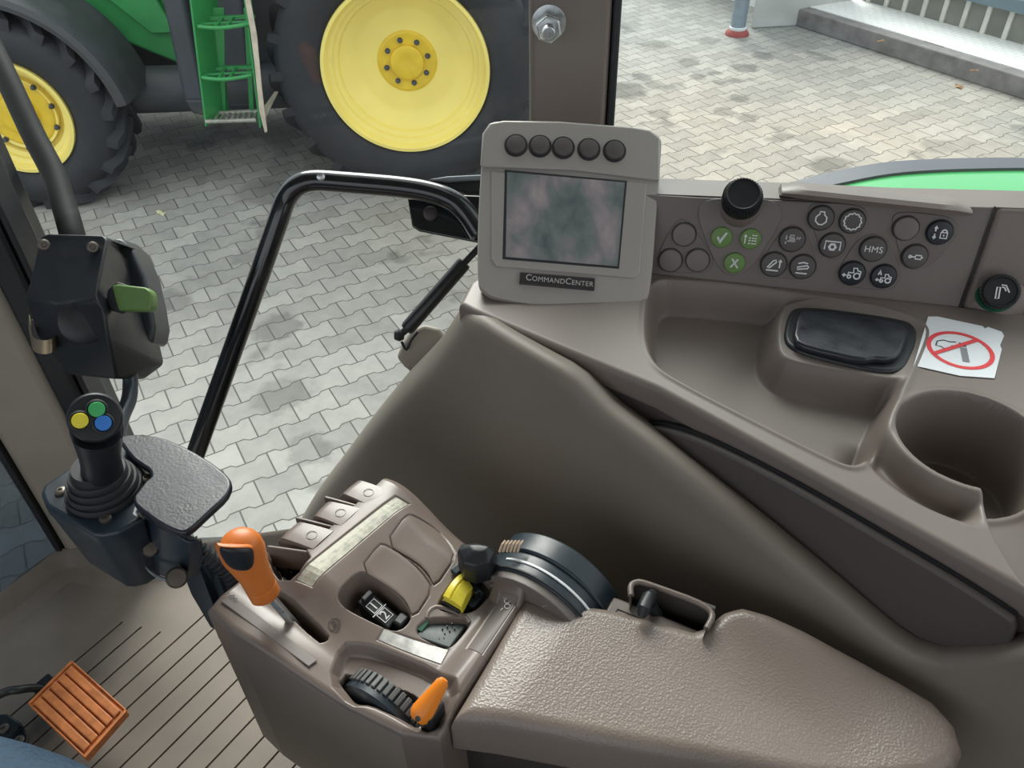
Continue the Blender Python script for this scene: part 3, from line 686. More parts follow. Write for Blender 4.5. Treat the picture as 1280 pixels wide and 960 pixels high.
# body behind the panel (top ledge towards the window)
tl_ = [fpx(*q_, -.002) for q_ in ((800,240),(985,247),(1100,253),(1243,257),(1330,260))]
b = MB(); rings = []
for q_ in tl_: rings.append([q_-UP*.002, q_+V((0,.05,.0))-UP*.004, q_+V((0,.08,-.03)), q_+V((0,.08,-.14)), q_-FN*.004-UP*.12, q_-FN*.004-UP*.004])
b.loft(rings); b.build('back_ledge', CONS, con, bevel=.004)
# lip along the top right of the panel
lp = [(975,238),(1215,254)]
A_, B_ = fpx(976,243,.004), fpx(1212,268,.004)
b = MB(); d_ = (B_-A_); rings = []
for i in range(13):
    t = i/12; q_ = A_+d_*t; e_ = (1 if 0<i<12 else .55)
    hgt = .009*e_
    rings.append([q_-FN*.004-UP*hgt*.2, q_+FN*.010*e_-UP*hgt*.1, q_+FN*.013*e_+UP*hgt*.5, q_+FN*.008*e_+UP*hgt, q_-FN*.02+UP*(hgt+.004), q_-FN*.035+UP*(hgt-.004), q_-FN*.03-UP*.01])
b.loft(rings); b.build('panel_lip', CONS, con, smooth=True)
# raised pad that carries the dial
pts = chaikin([(875,262),(878,250),(905,246),(950,246),(973,252),(975,270),(962,290),(945,308),(930,338),(905,340),(897,310)],2) if False else None
def panelpad(pxs, w, name, m, it=2, bev=.0008, lab=None):
    q_ = chaikin([(a,c,0) for a,c in pxs], it); b = MB(); b.prism([fpx(p_.x,p_.y,-.001) for p_ in q_], FN*(w+.001)); return b.build(name, m, con, bevel=bev, angle=50)
PANEL2 = mat('panel_pad_plastic', (.168,.143,.130), .5, bump=.25, bscale=1600)
PANEL3 = mat('panel_recess_plastic', (.145,.122,.110), .5, bump=.25, bscale=1600)
panelpad([(872,275),(874,252),(900,247),(955,247),(976,256),(978,275),(935,343),(900,343)], .0018, 'dial_pad', PANEL2)
panelpad([(853,270),(872,290),(894,325),(885,342),(825,340),(820,322),(838,285)], .0012, 'button_surround', PANEL3)
panelpad([(990,278),(1010,290),(1022,335),(1010,350),(955,345),(948,330),(975,290)], .0012, 'button_surround', PANEL3)
panelpad([(1008,262),(1018,252),(1080,256),(1086,275),(1055,322),(1030,325)], .0012, 'button_surround', PANEL3)
panelpad([(1090,290),(1112,300),(1128,345),(1115,364),(1055,358),(1045,340),(1070,300)], .0012, 'button_surround', PANEL3)
panelpad([(1112,272),(1125,263),(1192,270),(1200,290),(1165,332),(1140,338),(1128,330)], .0012, 'button_surround', PANEL3)
def ic(fr, lines, w, m, par, t=.0004, name='icon', closed=False):
    b = MB()
    for l in lines:
        b.ribbon(fr, l[:-1] if l[-1] == 'c' else l, w, t, closed=(l[-1] == 'c'))
    return b.build(name, m, par)
def circ(cx, cy, r, n=20, a0=0, a1=360): 
    full = a1-a0 >= 360
    pts = [(cx+r*math.cos(math.radians(a0+(a1-a0)*i/n)), cy+r*math.sin(math.radians(a0+(a1-a0)*i/n))) for i in range(n if full else n+1)]
    return pts + (['c'] if full else [])
def button(px, py, rpx, m, label, icon=None, im=WHITE, h=.0045, txt=None, ring=None):
    c = fpx(px, py, .001); r_ = (fpx(px+rpx, py, .001)-c).length
    b = MB(); b.lathe(c, FN, [(r_+.0008,-.001),(r_+.0008,.0012),(r_+.0001,.0014)], 32, cap=False); 
    bt = MB(); bt.lathe(c, FN, [(r_,0),(r_,h*.6),(r_*.94,h*.9),(r_*.8,h),(0,h)], 36)
    o = bt.build('button', m, con, smooth=True); o['label'] = label
    s_ = MB(); s_.lathe(c, FN, [(r_+.0012,-.0005),(r_+.0012,.0006),(r_,.0006),(r_,-.0005)], 36, cap=False); s_.build('button_seal', ring or RUBB, o, smooth=True)
    ex = FP.ex; f = Frame(c+FN*(h+.0001), ex, FN.cross(ex)); k = r_
    if icon: ic(f, [[(p_[0]*k, p_[1]*k) if p_ != 'c' else 'c' for p_ in l] for l in icon], k*.11, im, o)
    if txt: text('marking', txt, k*.72, f, im, o, space=1.05)
    return o
for a, c_, n_ in ((855,293,'top'),(838,325,'lower left'),(872,325,'lower right')):
    button(a, c_, 14.5, PANEL2, 'blank brown button, '+n_+' of the left three')
gear = [(.62*math.cos(t)*(1 if i%2 else 1.15), .62*math.sin(t)*(1 if i%2 else 1.15)) for i, t in enumerate([2*math.pi*j/24 for j in range(24)])]
check = [[(-.4,-.05),(-.15,-.4),(.0,-.1),(.38,.5)],[(-.36,-.0),(-.16,-.3),(.02,-.02)]]
button(902,296,13.5,BTNG,'green button with a white tick',[[(-.42,.0),(-.3,.06),(-.14,-.32),(.36,.52),(.46,.5),(-.12,-.55),(-.42,.0)],[(-.36,0),(-.14,-.42),(.36,.48)]])
grid = [[(-.5,-.45),(-.5,.4)],[(-.62,.2),(-.5,.42),(-.38,.2)]]+[[(x_,y_),(x_+.2,y_)] for x_ in (-.18,.12,.42-.05) for y_ in (.4,.12,-.12,-.4)][1:]
button(938,298,13.5,BTNG,'green button with an arrow and grid symbol',grid)
ob = button(918,328,13.5,BTNG,'green button with a white X',[[(-.3,.42),(.3,-.42)],[(-.24,.42),(.36,-.42)],[(.3,.42),(-.3,-.42)],[(.24,.42),(-.36,-.42)]])
trac = [[(-.55,-.25),(-.15,-.25)],[(.05,-.1),(-.3,-.1),(-.3,.12),(.02,.12),(.02,.38),(.4,.38),(.4,.1)],circ(.32,-.18,.22),circ(-.25,-.28,.12)]
button(990,299,16,BTN,'brown button with a tractor and wave symbol',[[(-.5,.35),(-.5,.0)],[(-.5,-.15),(-.5,-.35)],[(-.3,.2),(.1,.2),(.1,.4),(-.2,.4),(-.2,.0),(.2,.0)],[(-.4,-.1),(.25,-.1)],[(.3,.1),(.4,.3),(.5,.1),(.6,.3)],circ(.05,.0,.13)],PRINT)
hitch = [[(-.55,-.45),(.4,-.45)],[(-.5,-.25),(-.1,.35),(.1,.42),(.16,.26),(-.3,-.25),'c']]
button(967,330,16,BTN,'brown button with a raised hitch arm symbol',hitch+[[(.45,-.2),(.45,.45)],[(.33,.28),(.45,.47),(.57,.28)]])
button(1003,333,16,BTN,'brown button with a lowered hitch arm symbol',[[(-.5,-.5),(.4,-.5)],[(-.4,-.2),(-.45,-.02),(.3,.18),(.45,.1),(.4,-.05),'c'],[(-.4,.3),(.0,.42),(.35,.35)]])
button(1026,272,16,BTN,'brown button with an engine outline symbol',[[(-.18,.55),(.18,.55),(.18,.35),(.42,.1),(.42,-.25),(.15,-.5),(-.15,-.5),(-.42,-.25),(-.42,.1),(-.18,.35),'c']])
button(1065,276,16,BTN,'brown button with a toothed wheel symbol',[[g_ for g_ in gear]+['c']])
button(1040,306,16,BTN,'brown button with a bracketed cog symbol',[[(-.6,-.35),(-.6,.35),(.6,.35),(.6,-.35)],circ(0,-.1,.2,10),circ(0,-.1,.3,6)])
button(1091,311,16.5,BTN,'brown button lettered HMS',txt='HMS')
tr_i = [[(.6,-.0),(.6,.25),(.35,.3),(.3,.5),(.0,.5),(.05,.1),(-.35,.1),(-.35,-.15)],circ(.35,-.15,.24),circ(-.25,-.25,.13),[(-.75,-.15),(-.45,-.15)],[(-.62,-.02),(-.78,-.15),(-.62,-.28)]]
button(1065,341,16,BTNK,'black button with a small tractor and arrow',tr_i)
o_ = button(1104,345,16,BTNK,'black button with a letter A above a tractor',[[ (a*.85+.05,c*.8-.15) if True else 0 for a,c in [q_ for q_ in l if q_ != 'c']]+(['c'] if l[-1]=='c' else []) for l in tr_i]+[[(-.5,.15),(-.38,.55),(-.26,.15)],[(-.45,.3),(-.31,.3)]])
button(1132,285,16,PANEL2,'blank brown button beside the padlock button')
button(1174,290,16.5,BTNK,'black button with a padlock and arrows',[[(-.4,.1),(-.4,.5)],[(-.52,.33),(-.4,.52),(-.28,.33)],[(-.4,-.1),(-.4,-.5)],[(-.52,-.33),(-.4,-.52),(-.28,-.33)],[(.05,.05),(.55,.05),(.55,-.42),(.05,-.42),'c'],circ(.3,.1,.18,10,0,180),[(.3,-.12),(.3,-.25)]])
button(1143,320,16,BTN,'brown button with a cylinder symbol',[[(-.3,0),(-.0,0)],circ(-.42,0,.1,8),[(.0,-.16),(.45,-.16),(.45,.16),(.0,.16),'c'],[(.45,0),(.6,0)]])
# seam between panel and shoulder
b = MB(); s1, s2 = fpx(1244,258,.001), fpx(1199,387,.001); d_=(s2-s1); w_=(fpx(1246,258,.001)-s1).length
b.tube([s1,s2],.0009,6); b.build('panel_seam', RUBB, con)

# black dial on the pad
dc = fpx(926,254,.0); dax = (FN*.75+UP*.65).normalized()
rd = (fpx(950,254)-fpx(926,254)).length
b = MB(); b.lathe(dc-dax*.012, dax, [(rd*1.15,0),(rd*1.12,.012),(rd*.8,.02),(0,.02)], 32); b.build('dial_base', CONS, con, smooth=True)
b = MB(); n = 40; prof=[(rd*.98,.006),(rd*1.0,.010),(rd*.98,.022),(rd*.86,.027),(rd*.80,.0265),(rd*.78,.0255),(0,.0255)]
b.lathe(dc-dax*.002, dax, prof, 48); o = b.build('dial', BLACK, con, smooth=True); o['label'] = 'black ribbed rotary dial'
b = MB(); a_ = dax.orthogonal().normalized(); c_ = dax.cross(a_)
for i in range(n):
    t = 2*math.pi*i/n; dd = a_*math.cos(t)+c_*math.sin(t); b.box(dc+dd*rd*.99+dax*.011,(.0025,.0022,.014),dd,dax.cross(dd))
b.build('grip_rib', BLACK, o)
# lighter socket
lc = fpx(1246,366,.0); lax = (FN*.85+UP*.35-CR*.22).normalized(); rl = (fpx(1262,372)-fpx(1238,372)).length
b = MB(); b.lathe(lc-lax*.03, lax, [(rl*2.1,0),(rl*1.9,.018),(rl*1.5,.026),(rl*1.2,.029),(rl*1.05,.029)], 48); b.build('socket_boss', CONS, con, smooth=True)
b = MB(); b.lathe(lc-lax*.004, lax, [(rl*1.12,0),(rl*1.12,.006),(rl*1.0,.008),(rl*.86,.006),(rl*.86,.0)], 40); b.build('socket_ring', SOCK, con, smooth=True)
b = MB(); b.lathe(lc, lax, [(rl*.85,0),(rl*.85,.014),(rl*.95,.015),(rl*.96,.024),(rl*.86,.028),(rl*.8,.028),(rl*.76,.026),(0,.026)], 40); o = b.build('lighter_knob', BLACK, con, smooth=True); o['label'] = 'black lighter knob with a cigarette symbol'
b = MB(); a_ = lax.orthogonal().normalized(); c_ = lax.cross(a_)
for i in range(34):
    t = 2*math.pi*i/34; dd = a_*math.cos(t)+c_*math.sin(t); b.box(lc+dd*rl*.95+lax*.0195,(.0018,.0018,.008),dd,lax.cross(dd))
b.build('grip_rib', mat('dark_rib', (.06,.058,.055), .5), o)
lex = (CR-lax*CR.dot(lax)).normalized(); lf = Frame(lc+lax*.0263, lex, lax.cross(lex)); k = rl*.8
ic(lf, [[(p_[0]*k,p_[1]*k) if p_ != 'c' else 'c' for p_ in l] for l in ([(-.35,-.5),(-.15,-.5),(-.05,.3),(-.25,.3),'c'],[(.02,.45),(.3,.4),(.42,.1),(.5,-.1)],[(.05,.3),(.2,.25),(.3,0)])], k*.09, WHITE, o)

# ashtray with lid
ash = cp([(984,396),(992,383),(1030,384),(1130,398),(1146,408),(1146,428),(1134,456),(1118,464),(1085,461),(1000,440),(979,425)], ZC, 2)
zt = ZC - .004
b = MB(); b.prism([V((q_.x,q_.y,zt-.012)) for q_ in ash], (0,0,.016)); o = b.build('ashtray', BLACK, con, bevel=.003); 
o['label'] = 'black ashtray insert'
lid = cp([(996,394),(1004,387),(1030,388),(1122,401),(1136,409),(1134,424),(1124,444),(1108,448),(1094,446),(1080,450),(1010,434),(990,424)], ZC+.008, 1)
b = MB(); b.prism([V((q_.x,q_.y,zt+.003)) for q_ in lid], (0,0,.009)); b.build('ashtray_lid', PALM, o, bevel=.0035, seg=4)

# no-smoking sticker
SF = Frame((0,0,ZC+.0008), (1,0,0), (0,1,0))
def sp(px,py): q_ = P(px,py,ZC+.0008); return q_
pts = [sp(*q_) for q_ in ((1160,396),(1172,396),(1228,408),(1231,411),(1235,409),(1252,415),(1255,420),(1250,432),(1252,437),(1243,473),(1200,470),(1142,457))]
b = MB(); b.prism(pts, (0,0,.0004)); st = b.build('no_smoking_sticker', PAPER, con); st['label'] = 'white sticker with a red no-smoking sign'
c0 = sp(1200,438); rr = ((sp(1240,440)-sp(1158,436)).length)/2
ex = (sp(1240,441)-sp(1158,435)).normalized(); ex.z = 0; F2 = Frame(c0+UP*.0006, ex, V((-ex.y,ex.x,0)))
b = MB(); b.ribbon(F2, circ(0,0,rr*.93,48)[:-1], rr*.14, .0002, True); b.build('red_ring', RED, st)
b = MB(); b.ribbon(F2.at(F2.o+UP*.0004), [(-rr*.86,-rr*.30),(rr*.70,rr*.62)], rr*.14, .0002); b.build('red_bar', RED, st)
b = MB()
b.ribbon(F2, [(.02*rr,-.62*rr),(.13*rr,.14*rr)], rr*.2, .0002); b.build('cigarette', DGREY, st)
b = MB(); b.ribbon(F2, [(.04*rr,.24*rr),(.24*rr,.22*rr)], rr*.06,.0002); b.ribbon(F2, [(.05*rr,.36*rr),(.25*rr,.34*rr)], rr*.06,.0002)
b.ribbon(F2, [( -.02*rr,.28*rr),(-.1*rr,.16*rr),(-.2*rr,.2*rr),(-.28*rr,.05*rr),(-.5*rr,.02*rr),(-.55*rr,.12*rr),(-.7*rr,.15*rr),(-.6*rr,.4*rr),(-.4*rr,.48*rr),(-.2*rr,.4*rr),(-.02*rr,.42*rr)], rr*.04,.0002)
b.build('smoke', mat('black_print',(.02,.02,.02),.5), st)

# vinyl-covered liner over the wheel arch: setting
def liner():
    rows = []
    # each row: plan path at one height from the outer edge over the rounded corner and back along the inner face
    H = [2.035,1.94,1.84,1.74,1.62,1.50,1.35]
    xf = [-.478,-.535,-.610,-.680,-.760,-.840,-.930]
    # upper boundary (height of the lip) drops towards the rear
    for h_, x_ in zip(H, xf):
        yo = .60
        row = [(x_-.02,.90),(x_-.005,.75),(x_+.002,.66),(x_+.008,.605),(x_+.024,.565),(x_+.065,.542),(x_+.17,.520),(x_+.30,.500)]
        xe = x_+.30
        for t in (.15,.3,.45,.6,.8,1): row.append((xe+(.42-xe)*t, .500-.078*t))
        rows.append([(a,c,h_) for a,c in row])
    return rows
rows = liner()
cols = len(rows[0]); R2 = [smoothpath(r, 6) for r in rows]
CP = [smoothpath([R2[i][j] for i in range(len(R2))], 14) for j in range(len(R2[0]))]
# lip height as a function of x, from the photograph
LIP = ((590,388),(604,401),(640,421),(680,441),(708,457),(718,466),(724,484),(734,503),(752,520),(790,547),(850,594),(950,671),(1060,762),(1100,797),(1140,826),(1180,839),(1230,838),(1262,815),(1278,803),(1500,800))
LPX = [q_[0] for q_ in LIP]; LPY = [q_[1] for q_ in LIP]
b = MB(); vs = []; nj = len(CP); ni = len(CP[0])
for col_ in CP:
    base = col_[-1].z
    line = []
    line = [q_ for q_ in col_]
    line.reverse()
    vs.append(line)
# resample every column so its top ends on the lip
def colat(line, z):
    for i in range(len(line)-1):
        if line[i].z <= z <= line[i+1].z:
            t = (z-line[i].z)/max(line[i+1].z-line[i].z,1e-9); return line[i].lerp(line[i+1],t)
    return line[-1].copy() if z > line[-1].z else line[0].copy()
N = 40; grid_ = []; tops = []
def topx(q_):
    d_ = q_-EYE; dp = d_.dot(CF); return 640+FPX*d_.dot(CR)/dp, 480-FPX*d_.dot(CU)/dp
for line in vs:
    # height at which the column meets the lip
    top = 2.03
    for k_ in range(len(line)-1, 0, -1):
        (xa,ya), (xb,yb) = topx(line[k_]), topx(line[k_-1])
        if xa < 592: break
        ga, gb = ya-float(np.interp(xa,LPX,LPY)), yb-float(np.interp(xb,LPX,LPY))
        if ga >= 0: top = line[k_].z; break
        if gb >= 0: top = line[k_].z+(line[k_-1].z-line[k_].z)*(-ga)/(gb-ga); break
    tops.append(top)
tt = np.array(tops); tt = np.convolve(np.pad(tt,1,mode='edge'),[.25,.5,.25],'valid')
for line, top in zip(vs, tt): grid_.append([colat(line, 1.35+(float(top)-1.35)*i/(N-1)) for i in range(N)])
b = MB(); vs = [q_ for l in grid_ for q_ in l]; fs = []
for i in range(len(grid_)-1):
    for j in range(N-1): fs.append((i*N+j,(i+1)*N+j,(i+1)*N+j+1,i*N+j+1))
# rounded lip turning back towards the console
n0 = len(vs)
for l in grid_: vs.append(l[-1]+V((0,.006,.0045)))
for l in grid_: vs.append(l[-1]+V((0,.018,.004)))
for l in grid_: vs.append(l[-1]+V((0,.05,-.02)))
M_ = len(grid_)
for i in range(M_-1):
    fs.append((i*N+N-1,(i+1)*N+N-1,n0+i+1,n0+i))
    for k_ in (0,1): fs.append((n0+k_*M_+i,n0+k_*M_+i+1,n0+(k_+1)*M_+i+1,n0+(k_+1)*M_+i))
b.add(vs,fs); o = b.build('wall_right', LINER, smooth=True); setp(o, kind='structure')
o.data.set_sharp_from_angle(angle=3.1)

# ================================================================== monitor
c4 = [PD(603,152,.885), PD(826,166,.885), PD(806,388,.865), PD(598,366,.865)]
mo_o = (c4[0]+c4[1]+c4[2]+c4[3])/4
ex = ((c4[1]-c4[0])+(c4[2]-c4[3])).normalized(); ey = ((c4[0]-c4[3])+(c4[1]-c4[2])).normalized()
MF = Frame(mo_o, ex, ey)
if MF.n.dot(EYE-mo_o) < 0: print('monitor normal wrong')
mon = thing('display_monitor', 'grey square display monitor with five round keys standing on the side console', 'monitor', MF.pt(0,-.10,-.03))
def mq(px,py,w=0): return MF.uv(MF.px(px,py,w))
def mprism(pxs, w0, w1, name, m, par, it=0, **k):
    q_ = [mq(a,c,max(w0,w1)) for a,c in pxs]; q_ = chaikin([(a,c,0) for a,c in q_], it) if it else [V((a,c,0)) for a,c in q_]
    b = MB(); b.prism([MF.pt(p_.x,p_.y,w0) for p_ in q_], MF.n*(w1-w0)); return b.build(name, m, par, **k)
outer = [(604,168),(612,154),(630,150),(700,151),(790,158),(812,162),(826,172),(827,190),(822,260),(815,350),(808,378),(795,389),(770,391),(700,386),(630,376),(605,366),(597,345),(598,260)]
uv = [mq(a,c,.0) for a,c in outer]
sm = smoothpath([(a,c,0) for a,c in uv+[uv[0]]], 4)[:-1]
b = MB(); cen = V((sum(q_.x for q_ in sm)/len(sm), sum(q_.y for q_ in sm)/len(sm), 0))
def sc(q_, k, w): p_ = cen+(q_-cen)*k; return MF.pt(p_.x,p_.y,w)
b.loft([[sc(q_,k,w) for q_ in sm] for k,w in ((.80,-.055),(.93,-.045),(.985,-.02),(1.0,-.008),(.998,-.003),(.985,.0),(.96,.0005))]); b.build('housing', MONI, mon, smooth=True)
# top visor bar raised above the front
mprism([(603,166),(612,153),(630,150),(700,151),(790,158),(813,162),(826,172),(825,226),(720,213),(600,208)], -.001, .0045, 'key_bar', MONI, mon, bevel=.003, seg=4)
mprism([(614,214),(809,229),(800,341),(793,348),(620,333),(613,323)], -.001, .0022, 'inner_bezel', MONI, mon, bevel=.0015)
mprism([(631,212),(784,226),(774,336),(628,324)], .0, .0026, 'screen_frame', RUBB, mon, bevel=.0006)
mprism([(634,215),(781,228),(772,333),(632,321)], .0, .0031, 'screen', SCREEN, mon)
for i,(a,c) in enumerate(((645,182),(675,183),(704,185),(736,187),(768,189))):
    q_ = MF.px(a,c,.0045); r_ = (MF.px(a+12.5,c,.0045)-q_).length
    b = MB(); b.lathe(q_, MF.n, [(r_*1.16,-.001),(r_*1.16,.0012),(r_,.0014),(r_,-.001)], 36); b.build('key_surround', RUBB, mon, smooth=True)
    b = MB(); b.lathe(q_, MF.n, [(r_*.95,0),(r_*.95,.003),(r_*.88,.0045),(r_*.6,.0052),(0,.0055)], 36); b.build('key', BTN, mon, smooth=True)
pl_ = mprism([(650,340),(744,347.5),(743,363),(649,354.5)], 0, .0044, 'nameplate', mat('nameplate_dark',(.035,.03,.03),.4), mon, bevel=.0006)
a_, c_ = MF.px(657,347.5,.0046), MF.px(738,355.5,.0046); ex2 = (c_-a_).normalized(); nf = Frame((a_+c_)/2, ex2, MF.n.cross(ex2))
Lw = (c_-a_).length
big = Lw*.108
def place(s_, size, u, ff): 
    return text('lettering', s_, size, ff.at(ff.pt(u,(size-big)*.36,0)), PRINT, pl_, .00015, align='LEFT', bold=0, space=1.06)
u = -Lw/2
for s_, bg in (('C',1),('OMMAND',0),('C',1),('ENTER',0)):
    size = big*1.25 if bg else big
    t_ = place(s_, size, u, nf)
    wv = max(nf.uv(q_.co+wloc(pl_))[0] for q_ in t_.data.vertices); u = wv + Lw*.008
print('lettering end', u, Lw/2)
# foot of the monitor
b = MB(); b.loft([[MF.pt(x_,y_,w_) for x_,y_ in ((-.07,-.095),(.08,-.105),(.08,-.07),(-.07,-.07))] for w_ in (-.045,-.01)]); b.build('foot', RUBB, mon, bevel=.003)

# ================================================================== tractor's own rear fender outside
ou = [PD(a,c,1.42) for a,c in ((930,258),(960,243),(1000,230),(1050,218),(1100,209),(1150,205),(1210,203),(1280,203),(1400,210),(1500,230))]
ou = smoothpath(ou,3)
fe2 = thing('rear_fender', 'green rear fender with dark edge seen outside beyond the button panel', 'fender', (ou[10].x, ou[10].y, 1.4))
inn = [q_+V((.03,-.055,.012)) for q_ in ou]; 
b = MB(); b.loft([[o_, o_+V((0,-.004,.010)), i_+V((0,0,.006)), i_+V((0,0,-.01)), o_+V((0,.0,-.09))] for o_, i_ in zip(ou,inn)]); b.build('edge_strip', mat('fender_edge',(.065,.065,.085),.5,var=.1,vscale=6), fe2, smooth=True)
b = MB(); rings = []
for i_, o_ in zip(inn,ou):
    rings.append([i_+V((0,0,.001)), i_+V((.02,-.06,.006)), i_+V((.04,-.14,.0)), i_+V((.05,-.24,-.03)), i_+V((.05,-.30,-.12)), i_+V((.0,-.10,-.15)), i_+V((0,0,-.03))])
b.loft(rings); b.build('fender_skin', GREEND, fe2, smooth=True)

# ================================================================== armrest console
arm = thing('armrest_console', 'brown armrest with padded top, levers, wheels and switches on its front end', 'armrest', V((-.20,.30,1.40)))
ZH = 1.93
def zh0(X, Y):
    X = np.asarray(X, float); Y = np.asarray(Y, float)
    bar = .026*np.exp(-((X+.405)/.058)**2) + .004*np.exp(-((X+.33)/.03)**2)
    Z = ZH - .006 + bar*ss(Y, .212, .262)
    Z = Z + .006*(1-ss(Y,.20,.24))*ss(-X,.30,.40)
    Z = Z + .012*ss(X, -.262, -.236)*ss(Y,.21,.24)      # rises to the pad
    Z = Z - .028*ss(Y, .345, .395)*ss(X,-.42,-.33)
    Z = Z - .02*ss(Y,.375,.40)
    ml = 1.893 + np.sqrt(np.clip(.0595**2-(X+.228)**2, 0, 1)); Z = np.maximum(Z, np.where((ml > 1.9) & (Y > .318), ml-.030*(1-ss(Y,.320,.350)), -9))
    return Z
def HP(px, py, dz=0):
    z = ZH
    for _ in range(12):
        q = P(px,py,z); z = float(zh0(q.x,q.y))+dz
    return P(px,py,z)
def hpoly(pxs, it=2): return chaikin([V((HP(a,c).x,HP(a,c).y,0)) for a,c in pxs], it)
pk = dict(
 lever_slot=(hpoly([(338,746),(352,738),(411,793),(408,801),(398,803)],1), .030, .002),
 open_slot=(hpoly([(333,684),(345,676),(391,691),(368,723),(345,722)],1), .045, .004),
 rocker=(hpoly([(421,743),(449,714),(470,722),(498,745),(514,768),(505,783),(490,788),(432,759)],2), .036, .004),
 yellow=(hpoly([(560,735),(590,704),(607,724),(616,732),(611,742),(592,764),(568,766),(545,760)],2), .026, .003),
 teal=(hpoly([(517,790),(533,772),(583,773),(588,780),(564,809),(552,809)],2), .012, .003),
 wheel=(hpoly([(423,846),(430,836),(455,840),(485,849),(514,861),(541,878),(518,903),(476,880),(443,871)],0), .034, .002),
 scoop=(hpoly([(427,806),(455,806),(492,817),(539,836),(576,856),(556,905),(528,915),(492,893),(464,880),(438,880),(412,850)],1), .010, .006),
 strip=(hpoly([(368,726),(494,619),(513,630),(391,735)],0), .0012, .0012),
 silver=(hpoly([(470,800),(480,784),(562,811),(551,831)],0), .0012, .0012),
 label=(hpoly([(582,811),(625,739),(648,746),(603,819)],0), .0010, .001),
 cov1=(hpoly([(480,679),(508,642),(518,643),(547,661),(562,678),(572,696),(544,736),(535,720),(521,705)],1), .0016, .001),
 cov2=(hpoly([(448,711),(473,679),(483,680),(505,693),(528,714),(543,736),(517,775),(506,754),(490,739)],1), .0016, .001))
wallp = hpoly([(428,640),(345,730),(330,690),(400,610)],0)
def zh(X, Y):
    Z = zh0(X, Y)
    for k in pk:
        poly, dep, w = pk[k]; s_ = sdf(X, Y, poly)
        Z = Z - dep*ss(s_, -w*.5, w)
    # paddle bay: surface steps down in front of the strip label
    Z = Z - .016*ss(-X, .424, .428)*ss(Y, .262, .266)
    # rims beside the yellow and teal pockets
    return Z
nearh = [(-.464,.184),(-.43,.181),(-.35,.184),(-.30,.187),(-.25,.194),(-.222,.208)]
farh = [(-.462,.372),(-.45,.385),(-.414,.390),(-.353,.392),(-.300,.392),(-.236,.390)]
patch('body', nearh, farh, 380, 330, zh, .007, 1.70, PLAST, arm, left=[nearh[0],(-.467,.20),(-.468,.30),(-.466,.36),farh[0]])
# lower housing and pedestal
b = MB(); b.loft([[V(q_) for q_ in r_] for r_ in (
 [(-.455,.195,1.72),(-.22,.222,1.72),(-.10,.28,1.72),(.06,.34,1.72),(.06,.40,1.72),(-.20,.385,1.72),(-.455,.375,1.72)],
 [(-.45,.20,1.62),(-.22,.225,1.62),(-.10,.28,1.62),(.02,.32,1.62),(.02,.40,1.62),(-.20,.38,1.62),(-.45,.37,1.62)],
 [(-.40,.23,1.36),(-.22,.23,1.36),(-.10,.25,1.36),(.02,.28,1.36),(.02,.38,1.36),(-.20,.37,1.36),(-.40,.36,1.36)])])
b.build('pedestal', mat('dark_lower_plastic',(.06,.052,.047),.55,bump=.2,bscale=900), arm, bevel=.012)
b = MB(); b.prism([V((a,c,1.70)) for a,c in ((-.235,.235),(-.15,.268),(-.03,.315),(.07,.36),(.08,.41),(-.08,.425),(-.235,.38))], (0,0,.19)); b.build('pad_frame', bpy.data.materials['dark_lower_plastic'], arm, bevel=.006)
# padded top
nearp = [(-.221,.221),(-.19,.236),(-.15,.253),(-.09,.278),(-.034,.303),(.02,.328),(.055,.347),(.078,.362)]
farp = [(-.237,.348),(-.222,.354),(-.167,.377),(-.12,.391),(-.098,.397),(-.090,.407),(-.083,.425),(-.072,.437),(-.05,.443),(-.02,.447),(.03,.449),(.058,.447)]
rightp = [(.078,.362),(.098,.378),(.110,.397),(.112,.412),(.103,.430),(.085,.442),(.058,.447)]
def zpad(X, Y):
    Z = 1.936 + .004*ss(X,-.23,-.18)
    Z = Z - .006*np.exp(-(((X+.02)/.07)**2+((Y-.37)/.04)**2)) + .007*np.exp(-(((X+.055)/.05)**2+((Y-.43)/.022)**2)) - .004*np.exp(-((X-.04)/.04)**2)
    return Z
patch('arm_pad', nearp, farp, 200, 110, zpad, .013, 1.888, LEATH, arm, left=[nearp[0],(-.228,.28),farp[0]], right=rightp)

def conform(name, quad, m, off, th, parent, n=14, mm_=10, bevel=.0006, lift=None, rnd=0, **kw):
    """tile that follows the curved top; quad in photograph order a,b,c,d"""
    A_,B_,C_,D_ = [HP(*q_) for q_ in quad]; top=[]; rings=[]
    for i in range(n+1):
        u = i/n; row=[]
        for j in range(mm_+1):
            v = j/mm_; q_ = (A_.lerp(B_,u)).lerp(D_.lerp(C_,u), v); z = float(zh0(q_.x,q_.y))+off
            if lift: z += lift(u,v)
            row.append(V((q_.x,q_.y,z)))
        rings.append(row + [V((q_.x,q_.y,q_.z-th)) for q_ in reversed(row)])
    b = MB(); b.loft(rings); return b.build(name, m, parent, bevel=bevel, seg=2, angle=50, **kw)
def cover(name, pxs, m, off, th, parent, res=.0018, edge=.0012):
    """rounded tile over the curved top from an outline"""
    poly = hpoly(pxs, 1); c_ = sum((q_ for q_ in poly), V((0,0,0)))/len(poly); rings=[]
    poly = [poly[i].lerp(poly[(i+1)%len(poly)], k/2) for i in range(len(poly)) for k in range(2)]
    for k,dz in ((1.0,-th),(1.0,-edge*.5),(.985,off*.7),(.96,off),(.8,off),(.6,off),(.4,off),(.2,off),(.02,off)):
        rings.append([V(((c_+(q_-c_)*k).x,(c_+(q_-c_)*k).y, float(zh0((c_+(q_-c_)*k).x,(c_+(q_-c_)*k).y))+dz)) for q_ in poly])
    b = MB(); b.loft(rings); return b.build(name, m, parent, smooth=True)
